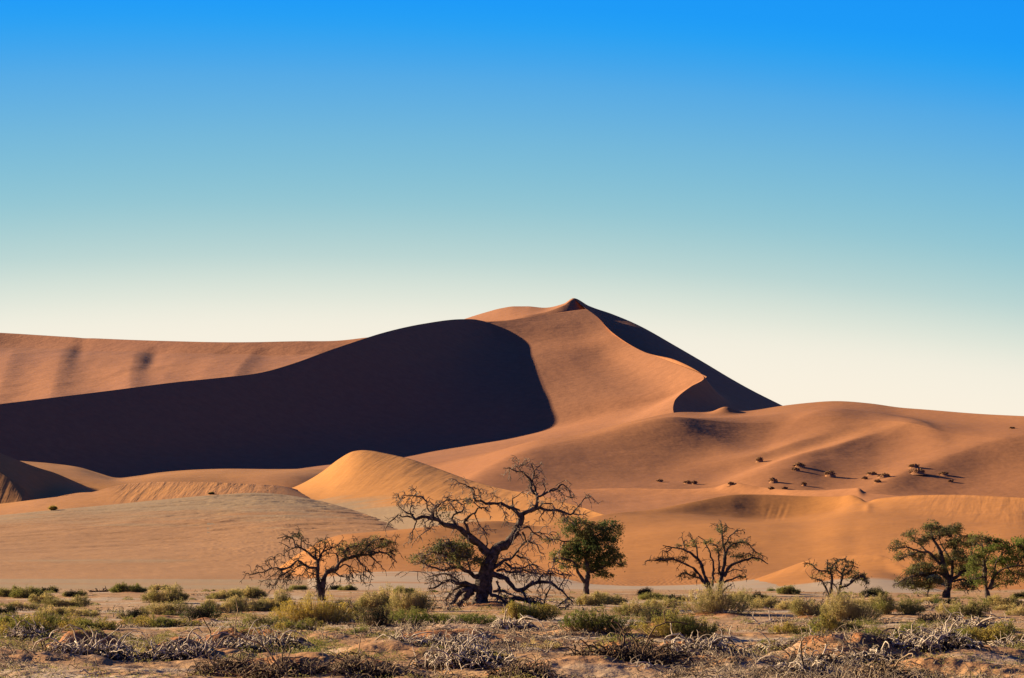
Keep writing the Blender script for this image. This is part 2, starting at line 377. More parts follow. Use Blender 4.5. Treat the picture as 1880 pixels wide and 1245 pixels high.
def mid_disp(PX, PY, X, Y, S):
    z = 1.3 * ridges(PX, PY, MID_R) - 4.4
    edge = np.clip((PY - 742) / 1, 0, 1) * np.clip((2.0 - S) / 0.7, 0, 1) ** 1.4 * np.clip(S / 0.3, 0, 1)
    edge = np.where(S >= 2, 0, edge)
    z = z + 0.7 * fbm(X / 45, Y / 70, 3, 3)
    knob = 4.0 * np.exp(-((PX - 1332) / 22) ** 2 - ((S - 1.96) / 0.05) ** 2)
    return z * edge + np.where(S < 2.2, knob, 0)
g, _, _, _ = sheet(mid, 680, 2200, 820, (90, 230, 30), (2,), mid_disp)
terrain_object('rolling_dune', [g], M_mid, 'broad brown-orange dune of soft wind-carved folds on the right')

# low bench with a small tip in front of the rolling dune
bench = [
    [(900, 955, 640), (1100, 955, 640), (1340, 950, 630), (1600, 945, 600), (2000, 945, 560)],
    [(900, 915, 800), (1060, 907, 800), (1200, 910, 785), (1330, 908, 765), (1390, 910, 750), (1600, 915, 680), (2000, 925, 600)],
    [(900, 903, 835), (1060, 898, 830), (1150, 896.5, 815), (1250, 898, 795), (1310, 895, 782), (1332, 888, 778), (1346, 885, 776), (1365, 888.5, 770), (1395, 894, 762), (1440, 899, 745), (1500, 900, 728), (1555, 897, 712), (1575, 896, 705), (1590, 904, 700), (1620, 908, 690), (1700, 914, 670), (2000, 922, 640)],
    [(900, 925, 960), (1340, 915, 900), (1600, 925, 800), (2000, 940, 760)]]
def bench_disp(PX, PY, X, Y, S):
    z = 0.35 * fbm(X / 20, Y / 30, 4, 8) * np.where(S < 1.95, 1, 0)
    return z
g, _, _, _ = sheet(bench, 900, 2000, 500, (24, 30, 16), (2,), bench_disp, soft=False)
terrain_object('dune_bench', [g], M_mid, 'low flat dune bench with a pale pointed tip below the rolling dune')

# golden dune in the middle
gold = [
    [(380, 1060, 400), (560, 1060, 400), (700, 1050, 395), (860, 1020, 390), (1000, 1000, 390), (1120, 990, 400), (1240, 990, 400)],
    [(380, 920, 660), (480, 921, 660), (560, 924, 650), (640, 924, 630), (720, 928, 600), (800, 936, 560), (900, 942, 520), (1000, 948, 480), (1060, 956, 462), (1115, 962, 450), (1240, 975, 430)],
    [(380, 912, 760), (480, 907, 765), (520, 901, 770), (550, 890, 775), (590, 867, 782), (622, 843, 788), (645, 830, 790), (660, 827, 789), (680, 827.5, 786), (710, 833, 778), (750, 842, 764), (800, 859, 740), (870, 884, 690), (930, 899, 640), (1000, 912, 575), (1060, 929, 520), (1115, 947, 470), (1240, 972, 440)],
    [(380, 960, 960), (660, 920, 950), (930, 960, 800), (1115, 990, 560), (1240, 1000, 500)]]
def gold_disp(PX, PY, X, Y, S):
    return 0.25 * fbm(X / 14, Y / 20, 4, 12) * np.where(S < 1.97, 1, 0)
g, PXg, PYg, Sg = sheet(gold, 380, 1240, 480, (36, 60, 18), (2,), gold_disp)
sl = np.clip((Sg - 1.15) / 0.2, 0, 1) * np.clip((PXg - 560) / 60, 0, 1)
cl = np.clip((1.30 - Sg) / 0.45, 0, 1) * np.clip((940 - PXg) / 140, 0, 1)
terrain_object('golden_dune', [g], M_gold, 'smooth rounded golden dune in the middle in front of the great shadow', {'slip': sl, 'clay': cl})

# low sunlit dunes at the left
low2 = [
    [(-300, 1000, 700), (0, 1000, 700), (400, 1000, 710), (700, 1000, 720), (860, 1030, 730)],
    [(-300, 872, 800), (40, 868, 815), (150, 880, 810), (210, 890, 800), (290, 884, 820), (400, 878, 850), (590, 878, 880), (700, 920, 890), (860, 1000, 900)],
    [(-300, 830, 905), (40, 846.5, 905), (100, 851.5, 905), (150, 859, 895), (180, 868, 880), (212, 877, 865), (250, 874, 885), (290, 868, 905), (340, 863.5, 925), (400, 861, 940), (500, 861.5, 955), (600, 862, 965), (660, 868, 968), (740, 920, 975), (860, 1000, 980)],
    [(-300, 900, 1060), (212, 910, 1040), (600, 900, 1120), (860, 1030, 1120)]]
g, _, _, _ = sheet(low2, -300, 860, 420, (24, 30, 12), (2,), lambda PX, PY, X, Y, S: 0.4 * fbm(X / 25, Y / 40, 3, 21) * np.where(S < 1.95, 1, 0))
terrain_object('low_dune', [g], M_low, 'low pinkish sand swell along the foot of the great shadow on the left', {'slip': g[..., 0] * 0})
low1 = [
    [(-300, 1020, 540), (0, 1020, 540), (300, 1010, 540), (600, 1010, 540), (700, 1010, 540)],
    [(-300, 962, 628), (0, 950, 616), (100, 938.5, 621), (200, 929, 630), (300, 919.5, 638), (400, 911, 645), (500, 908, 655), (600, 925, 672), (700, 975, 690)],
    [(-300, 932, 690), (0, 925, 676), (70, 916.5, 668), (130, 909, 672), (176, 902, 680), (205, 894, 690), (235, 888.5, 702), (265, 886, 708), (330, 884.5, 708), (400, 886, 704), (470, 889.5, 712), (505, 891, 724), (535, 896, 734), (565, 906, 744), (600, 920, 755), (700, 955, 765)],
    [(-300, 960, 790), (300, 930, 800), (700, 1000, 850)]]
g, PXg, PYg, Sg = sheet(low1, -300, 700, 520, (16, 50, 14), (2,), lambda PX, PY, X, Y, S: 0.12 * fbm(X / 9, Y / 12, 3, 22) * np.where(S < 1.95, 1, 0))
sl = np.clip((PXg - 195) / 50, 0, 1) * np.clip((Sg - 0.9) / 0.3, 0, 1) * np.clip((540 - PXg) / 90, 0, 1)
terrain_object('slipface_dune', [g], M_low, 'low orange dune with avalanche streaks down its slip face at the left', {'slip': sl})
# dark-sided dune cut by the left edge
s0 = [(-420, 985, 591), (-260, 975, 601), (-120, 962, 659), (0, 947, 665), (45, 932, 671), (70, 919, 680), (120, 912, 686), (190, 906, 688)]
s1 = [(-420, 690, 823), (-260, 745, 770), (-120, 803, 728), (0, 866, 701), (38, 892, 693), (70, 916.5, 687), (120, 909.5, 691), (190, 903, 696)]
s2 = [(-420, 675, 844), (-260, 735, 793), (-120, 788, 755), (0, 832, 734), (62, 856, 741), (100, 868, 747), (140, 885, 753), (190, 907, 762)]
S0, S1, S2 = (np.array([P(*c) for c in L]) for L in (s0, s1, s2))
S0[:, 2] -= 1.0
S3 = S2 + np.array([-10, 90, -34.])
gI = loft3([S0, S1, S2, S3], 260, (50, 40, 14), (1, 2))
sl = np.zeros(gI.shape[:2]); sl[:50] = np.linspace(0.2, 1, 50)[:, None]
terrain_object('pyramid_dune', [gI], M_low, 'steep dune at the left edge with one sunlit side and one black shadowed side', {'slip': sl})

# sand sheet rising at the left
plain = [
    [(-400, 1083, 170), (0, 1083, 170), (600, 1083, 170), (900, 1083, 170)],
    [(-400, 1062, 290), (0, 1062, 290), (400, 1063, 285), (700, 1066, 260), (900, 1068, 250)],
    [(-400, 1010, 470), (0, 1006, 470), (300, 1000, 470), (600, 1000, 440), (740, 1010, 410), (900, 1042, 380)],
    [(-400, 962, 620), (0, 946, 610), (100, 936, 615), (200, 927, 625), (300, 917, 632), (400, 908.5, 640), (480, 905, 645), (560, 914, 635), (640, 934, 600), (720, 962, 540), (780, 990, 480), (900, 1030, 440)],
    [(-400, 1000, 760), (300, 960, 760), (560, 955, 740), (900, 1010, 520)]]
def plain_disp(PX, PY, X, Y, S):
    sc = np.clip(S - 1, 0, 1) * np.where(S < 2.97, 1, 0)
    n = fbm(X / 16 + 0.4 * fbm(X / 20, Y / 20, 2, 4), Y / 7, 4, 31)
    sharp = 1 - np.abs(n) * 2
    right = np.clip((PX - 250) / 150, 0, 1)
    n2 = fbm(X / 5.5, Y / 2.6, 3, 33)
    return sc * (0.10 * n2 * (0.4 + right) + 0.34 * n + (0.3 + right) * 0.38 * np.clip(sharp - 0.55, 0, 1))
g, PXg, PYg, Sg = sheet(plain, -400, 900, 700, (30, 110, 180, 20), (3,), plain_disp)
cl = np.clip((1.05 - Sg) / 0.12, 0, 1) * (0.70 + 0.22 * np.cos((PYg - 1066) * 0.55))
cl = np.maximum(cl, np.clip((Sg - 2.0 - 0.25 * np.clip((420 - PXg) / 400, 0, 1)) / 0.8, 0, 1) * np.clip(1.2 - (PXg - 480) / 260, 0, 1) * 0.85)
cl = np.maximum(cl, 0.55 * np.exp(-((PYg - 1030) / 6) ** 2) * np.clip((PXg + 100) / 200, 0, 1) * np.clip((500 - PXg) / 200, 0, 1))
rip = np.clip((1.9 - Sg) / 0.4, 0, 1) * np.clip((Sg - 0.8) / 0.2, 0, 1)
terrain_object('sand_sheet', [g], M_plain, 'gently rising sheet of tan and orange sand on the left', {'clay': cl, 'ripple': rip})

# near orange dunes behind the trees
near = [
    [(480, 1096, 150), (560, 1088, 160), (900, 1086, 160), (1300, 1088, 150), (1600, 1092, 140), (1900, 1095, 130), (2300, 1098, 120)],
    [(480, 1084, 275), (560, 1062, 285), (640, 1051, 285), (860, 1050, 285), (1000, 1056, 262), (1080, 1070, 222), (1160, 1074, 212), (1290, 1071, 215), (1420, 1060, 232), (1560, 1072, 205), (1700, 1084, 178), (1900, 1086, 168), (2300, 1088, 160)],
    [(480, 1078, 310), (540, 1050, 318), (600, 1024, 322), (700, 1015, 330), (860, 1008, 335), (1000, 1005, 335), (1110, 990, 350), (1200, 975, 365), (1300, 965, 375), (1400, 963, 378), (1480, 960, 378), (1560, 948, 376), (1600, 946, 372), (1740, 960, 335), (1880, 972, 300), (2300, 985, 270)],
    [(480, 1070, 335), (560, 1014, 350), (620, 987, 362), (700, 977, 368), (860, 963, 380), (1000, 972, 388), (1110, 953, 420), (1180, 946, 440), (1250, 943, 455), (1330, 949, 460), (1400, 953, 464), (1470, 949, 466), (1530, 938, 467), (1570, 926, 464), (1592, 924, 460), (1640, 918, 448), (1740, 914, 418), (1880, 919, 380), (2300, 940, 320)],
    [(480, 1066, 345), (560, 1010, 360), (620, 983, 372), (660, 978.5, 376), (700, 975, 378), (780, 968, 382), (860, 959, 388), (920, 957, 394), (990, 966, 398), (1040, 962, 410), (1110, 945, 436), (1200, 935, 462), (1280, 920, 478), (1340, 909, 488), (1400, 908, 492), (1480, 911, 490), (1540, 911.5, 482), (1568, 910, 476), (1580, 915, 472), (1591, 921, 468), (1606, 917, 464), (1640, 912.5, 456), (1740, 908.5, 426), (1880, 914, 386), (2300, 936, 330)],
    [(480, 1080, 420), (860, 1000, 480), (1100, 985, 520), (1400, 960, 580), (1740, 960, 520), (2300, 980, 420)]]
def near_disp(PX, PY, X, Y, S):
    m = np.where(S < 3.97, 1, 0)
    z = (0.10 * fbm(X / 6, Y / 9, 4, 41) + 0.28 * fbm(X / 22, Y / 34, 3, 42)) * np.clip(S - 0.3, 0, 1) * np.clip((3.97 - S) / 0.5, 0, 1)
    sc = 0
    for cx, cy, w, h, a in ((1410, 940, 3.2, 14, 1.0), (1428, 940, 3.0, 14, 1.0), (1440, 940, 3.4, 15, 1.0), (1434, 948, 5, 4, .7)):   # slumps in the bowl
        q = ((PX - cx + (PY - cy) * 0.35) / w) ** 2 + ((PY - cy) / h) ** 2
        sc = sc - 0.035 * a * np.exp(-q) + 0.018 * a * np.exp(-((PX - cx - 5 + (PY - cy) * 0.35) / w) ** 2 - ((PY - cy) / h) ** 2)
    return z + sc * np.clip((S - 2.6) / 0.2, 0, 1) * m
g, PXg, PYg, Sg = sheet(near, 480, 2300, 960, (30, 60, 80, 50, 12), (4,), near_disp)
sl = np.clip((PXg - 1600) / 120, 0, 1) * np.clip((Sg - 1.9) / 0.6, 0, 1)
cl = np.clip((1.03 - Sg) / 0.10, 0, 1) * (0.80 + 0.12 * np.cos((PYg - 1062) * 0.45)) * np.clip((1760 - PXg) / 150, 0, 1)
rip = np.clip((1.25 - Sg) / 0.25, 0, 1) * np.clip((Sg - 0.92) / 0.1, 0, 1) * np.clip((1420 - PXg) / 120, 0, 1)
terrain_object('near_dune', [g], M_near, 'long smooth orange dune with a shallow bowl behind the trees', {'slip': sl, 'clay': cl, 'ripple': rip})
# small dune before it on the right
tiny = [
    [(1380, 1092, 135), (1560, 1092, 135), (1740, 1094, 132), (1800, 1094, 132)],
    [(1380, 1080, 180), (1480, 1066, 196), (1560, 1052, 208), (1620, 1052, 206), (1680, 1066, 192), (1740, 1082, 170), (1800, 1086, 165)],
    [(1380, 1066, 226), (1440, 1044, 236), (1480, 1030, 240), (1525, 1022.5, 240), (1560, 1019.5, 238), (1600, 1018, 234), (1620, 1020, 230), (1640, 1029, 222), (1668, 1045, 210), (1700, 1062, 196), (1740, 1078, 184), (1800, 1086, 175)],
    [(1380, 1075, 262), (1600, 1050, 262), (1700, 1075, 225), (1800, 1090, 200)]]
g, PXg, PYg, Sg = sheet(tiny, 1380, 1800, 300, (16, 60, 16), (2,), lambda PX, PY, X, Y, S: 0.05 * fbm(X / 4, Y / 6, 3, 51) * np.where(S < 1.95, 1, 0))
terrain_object('small_dune', [g], M_near, 'small sharp-crested orange dune between the bare small tree and the right-hand trees',
               {'slip': np.clip(Sg - 1.2, 0, 1), 'clay': np.clip((0.9 - Sg) / 0.3, 0, 1), 'ripple': 0 * Sg})
# ------------------------------------------------------------------ foreground: where each plant stands (photo pixel of its foot, width, height)
# kind: bush = rounded twiggy shrub, mat = low green cover, dark = small dark shrub, dead = tangle of bleached stems, log = fallen branches, tuft = little tuft
PLANTS = [
 ('bush', 16, 1096, 36, 15, .0, 'greyish green bush cut by the left edge in the farthest row of shrubs'),
 ('bush', 54, 1098, 44, 17, .0, 'greyish green bush second from the left edge in the farthest row of shrubs'),
 ('dark', 88, 1088, 22, 9, .0, 'small dark shrub on the far edge of the flat at the left'),
 ('bush', 77, 1107, 28, 16, .1, 'small pale yellow bush just below two grey-green bushes at the far left'),
 ('bush', 125, 1114, 56, 18, .2, 'broad pale yellow bush with a dark right end on the left of the flat'),
 ('log', 186, 1087, 28, 8, .0, 'black twisted dead branch lying alone on the far flat at the left'),
 ('bush', 238, 1089, 46, 14, .3, 'flat green bush with a long shadow on the far orange sand ridge'),
 ('bush', 293, 1084, 22, 8, .0, 'tiny green bush alone on the pale clay at the far left'),
 ('dark', 136, 1094, 30, 9, .0, 'low dark shrub on an orange sand patch left of the flat green bush'),
 ('bush', 302, 1107, 58, 26, .2, 'olive bush behind a larger pale bush in the left middle'),
 ('bush', 302, 1129, 60, 24, .3, 'large pale yellow bush in front of an olive bush in the left middle'),
 ('bush', 145, 1130, 46, 14, .1, 'low pale bush right of a dark-ended small bush on the left'),
 ('bush', 98, 1131, 38, 16, .1, 'small pale bush with a black shaded end on the left'),
 ('bush', 44, 1119, 48, 13, .0, 'low pale spreading bush near the left edge behind green mats'),
 ('dark', 10, 1129, 30, 17, .1, 'dark green shrub at the left edge above a bright green mat'),
 ('mat', 20, 1147, 34, 13, .0, 'bright green low mat hugging the left edge'),
 ('dark', 246, 1138, 42, 20, .9, 'black-green shrub on a pointed orange sand mound'),
 ('mat', 250, 1145, 40, 9, .0, 'narrow green mat below the pointed orange mound'),
 ('mat', 305, 1151, 70, 16, .0, 'yellow-green mat between the pointed mound and a dark shrub'),
 ('dark', 368, 1141, 54, 30, .6, 'dark green shrub on a reddish mound beside the yellow-green mat'),
 ('bush', 412, 1125, 56, 22, .3, 'pale yellow bush right of the dark green shrub on the reddish mound'),
 ('bush', 458, 1123, 50, 24, .3, 'pale yellow bush overlapping the left side of its neighbour before the left tree'),
 ('bush', 414, 1100, 40, 14, .1, 'grey-green bush, left one of a pair above the pale yellow bushes'),
 ('bush', 452, 1097, 50, 18, .1, 'grey-green bush, right one of a pair above the pale yellow bushes'),
 ('dark', 413, 1081, 14, 5, .0, 'tiny dark shrub alone on the clay far left of the left tree'),
 ('mat', 46, 1167, 92, 24, .2, 'large yellow-green mat behind bleached stems at the left'),
 ('mat', 98, 1156, 92, 22, .1, 'dull olive mat behind the large mound at the left'),
 ('mat', 168, 1157, 72, 18, .2, 'olive green mat right behind the big dark tangle on the left'),
 ('dead', 52, 1174, 66, 26, .3, 'bleached arching stems lying in the yellow-green mat at the left'),
 ('dead', 160, 1198, 120, 52, 1.0, 'large dark mound crowned with white arching stems at the left'),
 ('tuft', 188, 1203, 28, 14, .1, 'pale straw tuft at the foot of the large dark mound'),
 ('dead', 318, 1204, 110, 42, .7, 'grey tangle of short crooked stems lower left of the centre'),
 ('dead', 405, 1186, 120, 44, .6, 'grey tangle in front of pale bushes with its shadow on the sand'),
 ('dead', 430, 1238, 110, 36, .5, 'brown low tangle at the bottom edge left of the centre'),
 ('log', 168, 1240, 42, 11, .0, 'curled dark dead stem at the bottom edge on the left'),
 ('bush', 500, 1120, 50, 32, .3, 'rounded pale bush left of the biggest yellow bush'),
 ('bush', 584, 1142, 92, 54, .6, 'biggest golden yellow bush right in front of the left tree trunk'),
 ('dark', 636, 1137, 62, 32, .4, 'dark shrub joined to the shaded side of the biggest yellow bush'),
 ('bush', 690, 1123, 58, 40, .2, 'pale straw bush standing behind a dark green one right of the left tree'),
 ('dark', 694, 1149, 58, 34, .6, 'dark green shrub in front of the pale straw bush'),
 ('bush', 756, 1126, 60, 40, .2, 'pale straw bush left of the gnarled tree'),
 ('bush', 742, 1089, 24, 10, .0, 'small bush on the far flat between the left tree and the gnarled tree'),
 ('bush', 482, 1150, 54, 22, .2, 'yellow-green bush behind the central-left grey tangle'),
 ('mat', 550, 1156, 54, 14, .0, 'green mat below the biggest yellow bush'),
 ('dead', 492, 1186, 110, 44, .8, 'tall grey tangle of drooping stems below the yellow-green bush'),
 ('dead', 636, 1143, 60, 16, .2, 'thin white stems in front of the dark shrub by the biggest bush'),
 ('tuft', 602, 1159, 32, 11, .0, 'tan dry tuft on the bare sand below the biggest bush'),
 ('tuft', 660, 1163, 22, 9, .0, 'little green tuft below the dark green shrub'),
 ('mat', 812, 1149, 136, 22, .2, 'long bright green mat in front of the gnarled tree'),
 ('dead', 800, 1186, 160, 46, .6, 'wide bleached tangle below the long green mat'),
 ('tuft', 566, 1206, 46, 20, .5, 'green tuft on top of a shaded mound near the bottom'),
 ('dead', 524, 1236, 120, 42, .7, 'brown tangle on the mound under the green tuft'),
 ('dead', 680, 1238, 140, 46, .5, 'dense grey-brown tangle at the bottom edge near the centre'),
 ('dead', 855, 1226, 140, 50, .6, 'bleached tangle of long crooked stems at the bottom centre'),
 ('log', 652, 1203, 26, 34, .0, 'single dead stick leaning upright out of the sand near the bottom'),
 ('log', 838, 1160, 76, 36, .0, 'pale forked dead branches lying before the gnarled tree'),
 ('bush', 548, 1083, 24, 7, .0, 'small shrub on the clay just left of the left tree trunk'),
 ('dark', 616, 1083, 16, 6, .0, 'tiny dark shrub on the clay just right of the left tree trunk'),
 ('bush', 640, 1084, 20, 7, .0, 'small shrub second to the right of the left tree trunk'),
 ('mat', 970, 1137, 74, 24, .3, 'green mat in the shade below the right-hand roots of the gnarled tree'),
 ('bush', 1082, 1112, 44, 20, .1, 'pale bush, nearer of the two beneath the dense green tree'),
 ('bush', 1116, 1110, 44, 18, .1, 'pale bush, right one of two beneath the dense green tree'),
 ('dark', 1183, 1093, 20, 12, .0, 'small round dark shrub on the far flat right of the dense green tree'),
 ('bush', 1200, 1101, 38, 11, .0, 'flat grey-green shrub just below the small round dark shrub'),
 ('dark', 1240, 1104, 32, 10, .0, 'low dark shrub left of the two-trunked bare tree'),
 ('dead', 1284, 1102, 36, 14, .1, 'grey dead brush at the foot of the two-trunked bare tree'),
 ('bush', 1212, 1116, 50, 15, .1, 'low pale bush below the flat grey-green shrub'),
 ('bush', 1178, 1131, 72, 26, .3, 'pale yellow bush behind an orange mound right of centre'),
 ('dark', 1206, 1146, 66, 24, .9, 'dark shrub on a bright orange mound right of centre'),
 ('tuft', 1065, 1131, 34, 12, .0, 'tan dry tuft behind the big rounded green shrub'),
 ('mat', 1097, 1161, 92, 30, .4, 'big rounded bright green shrub in the middle of the flat'),
 ('dead', 1148, 1212, 150, 58, .6, 'tall bleached tangle with two black arching stems right of centre'),
 ('dead', 1262, 1212, 110, 40, .9, 'dark mound with sparse bleached stems under a yellow-green shrub'),
 ('mat', 1262, 1174, 106, 32, .5, 'yellow-green rounded shrub above the dark mound'),
 ('bush', 1318, 1131, 108, 44, .4, 'wide pale yellow bush in front of the two-trunked bare tree'),
 ('bush', 1402, 1116, 40, 19, .2, 'pale bush below a small black shrub right of the two-trunked tree'),
 ('dark', 1392, 1105, 30, 15, .0, 'small black-green shrub right of the two-trunked bare tree'),
 ('bush', 1356, 1104, 32, 15, .0, 'olive bush touching the back of the wide pale yellow bush'),
 ('tuft', 1000, 1190, 52, 13, .1, 'sparse low shrub on bare sand below the gnarled tree'),
 ('dead', 956, 1238, 90, 28, .4, 'low brown tangle at the bottom right of the centre'),
 ('log', 1195, 1226, 84, 18, .1, 'row of white dead sticks lying in front of the tall bleached tangle'),
 ('dead', 940, 1152, 52, 26, .3, 'small white tangle between the two green mats under the gnarled tree'),
 ('bush', 1447, 1092, 26, 13, .0, 'small grey bush left of the little bare tree'),
 ('tuft', 1416, 1089, 18, 8, .0, 'tiny bright green tuft on the far flat left of the little bare tree'),
 ('bush', 1442, 1119, 42, 15, .1, 'low pale bush between two taller pale bushes on the right'),
 ('bush', 1490, 1133, 66, 31, .4, 'pale yellow bush on orange sand left of the tallest straw bush'),
 ('bush', 1556, 1141, 70, 50, .3, 'tallest straw-coloured bush below the little bare tree'),
 ('dark', 1596, 1096, 34, 14, .0, 'dark round shrub at the right foot of the little bare tree'),
 ('bush', 1594, 1113, 34, 14, .0, 'low pale bush right of the tallest straw bush'),
 ('bush', 1646, 1128, 60, 32, .3, 'round grey-yellow bush with a black shaded side left of the big right tree'),
 ('bush', 1706, 1108, 30, 12, .0, 'small pale bush left of the trunk of the big right tree'),
 ('dark', 1740, 1109, 34, 10, .0, 'dark low shrub around the trunk of the big right tree'),
 ('log', 1714, 1118, 50, 11, .1, 'brown pile of dead twigs below the big right tree'),
 ('bush', 1777, 1134, 50, 33, .3, 'round dark-sided bush between and below the two right trees'),
 ('bush', 1744, 1127, 34, 20, .2, 'pale straw bush on the left of the round dark-sided bush'),
 ('bush', 1840, 1113, 42, 17, .1, 'pale bush right of the right-hand trunk'),
 ('bush', 1848, 1123, 32, 11, .0, 'low bush just below the pale bush by the right-hand trunk'),
 ('dark', 1874, 1099, 26, 12, .0, 'dark shrub at the right edge behind the pale bushes'),
 ('bush', 1872, 1130, 30, 15, .1, 'pale green bush cut by the right edge'),
 ('dead', 1724, 1141, 54, 16, .3, 'low brown dead clump on bare sand right of the round grey-yellow bush'),
 ('dead', 1792, 1155, 92, 24, .5, 'dark grey dead clump behind the golden green mat on the right'),
 ('log', 1402, 1146, 62, 18, .1, 'fallen grey branches left of the rippled orange sand'),
 ('mat', 1450, 1166, 72, 15, .1, 'green mat left of a brownish mat on the right middle'),
 ('mat', 1542, 1162, 72, 24, .3, 'brownish yellow mat below the tallest straw bush'),
 ('mat', 1532, 1179, 84, 14, .1, 'fresh green mat in front of the brownish yellow mat'),
 ('mat', 1628, 1179, 82, 24, .2, 'fresh green mat left of the bleached arching stems on the right'),
 ('mat', 1728, 1172, 76, 18, .2, 'golden mat behind the bleached arching stems on the right'),
 ('mat', 1816, 1186, 114, 30, .4, 'large golden green mat at the right'),
 ('dead', 1712, 1203, 130, 46, .5, 'fan of bleached arching stems on the right'),
 ('log', 1468, 1192, 62, 42, .0, 'leaning grey dead branch on the right middle'),
 ('dead', 1412, 1204, 80, 28, .4, 'bleached low tangle left of the leaning grey branch'),
 ('dead', 1504, 1214, 80, 20, .4, 'thin curled stems on shaded sand right of the leaning branch'),
 ('dead', 1470, 1238, 90, 24, .4, 'bleached tangle at the bottom edge on the right'),
 ('dead', 1606, 1216, 90, 26, .5, 'grey tangle on the crest of a shaded sand hump on the right'),
 ('dead', 1628, 1242, 90, 28, .5, 'brown tangle at the bottom edge below the shaded hump'),
 ('dead', 1860, 1196, 56, 26, .4, 'bleached tangle at the right edge below the golden mat'),
]
def flat_xy(px, py):
    Y = H * F / (py - HY); return (px - CX) / F * Y, Y
MOUNDS = []
rs = np.random.RandomState(5)
for k, px, py, w, h, md, lab in PLANTS:
    if md <= 0: continue
    X, Y = flat_xy(px, py + 1); wm, hm = w * Y / F, h * Y / F
    big = 2.1 if k == 'dead' else 1.15
    MOUNDS.append((X, Y + 0.25 * wm, 0.50 * wm * (1.0 if k != 'dead' else 1.25), hm * md * 0.42 * big, 1.0))
for X, Y, r, h in ((-9.5, 40, 1.2, .22), (-8.2, 37.5, 1.0, .18), (-2.6, 44, 1.4, .25), (-3.6, 38.5, .9, .18), (1.2, 37, 1.4, .2), (3.4, 39, 1.8, .32), (5.9, 40, 1.6, .35), (8.4, 41, 2.2, .30), (7.0, 36.5, 1.3, .2), (-6.0, 43, 1.0, .15), (-0.9, 50, 1.8, .22), (1.9, 55, 1.5, .2), (9.5, 47, 1.6, .25), (-4.6, 52, 1.3, .2), (-1.6, 62, 1.5, .2)):
    MOUNDS.append((X, Y, r, h, 0.4))
MOUNDS.append(((905 - CX) / F * 88, 88.3, 2.0, 0.30, 1.0))          # debris mound under the gnarled tree
def ground_parts(X, Y):
    near = np.clip((175 - Y) / 60, 0, 1)
    z = 0.18 * fbm(X / 7, Y / 9, 3, 61) + (0.11 * fbm(X / 1.3, Y / 1.9, 4, 62) + 0.06 * fbm(X / 0.4, Y / 0.55, 3, 66)) * (0.30 + 0.70 * np.clip((72 - Y) / 30, 0, 1))
    bank = 0.30 * np.exp(-((Y - 128 - 5 * np.sin(X / 13)) / 3.2) ** 2) * np.clip(0.5 + fbm(X / 18, Y * 0, 2, 63), 0, 1)
    z = (z + bank) * near
    mo = np.zeros_like(X)
    for x0, y0, r, h, o in MOUNDS:
        sel = (np.abs(X - x0) < 3 * r) & (np.abs(Y - y0) < 4.2 * r)
        if not sel.any(): continue
        dx, dy = X[sel] - x0, Y[sel] - y0
        ang = np.arctan2(dy, dx)
        rr = r * (1 + 0.22 * np.sin(2 * ang + x0 * 3) + 0.14 * np.sin(5 * ang + y0))
        q = np.sqrt(dx * dx + (dy * 0.8) ** 2) / rr + 0.35 * fbm(X[sel] / r / .55, Y[sel] / r / .55, 3, 64)
        q = np.maximum(q, 0)
        b = np.exp(-(q / 0.72) ** 2.2)
        z[sel] += h * b
        mo[sel] = np.maximum(mo[sel], o * np.clip(b * 1.8, 0, 1))
    z = z - np.clip((Y - 165) / 60, 0, 1) * 1.2
    return z, mo
def ground_z(X, Y):
    return float(ground_parts(np.array([float(X)]), np.array([float(Y)]))[0][0])

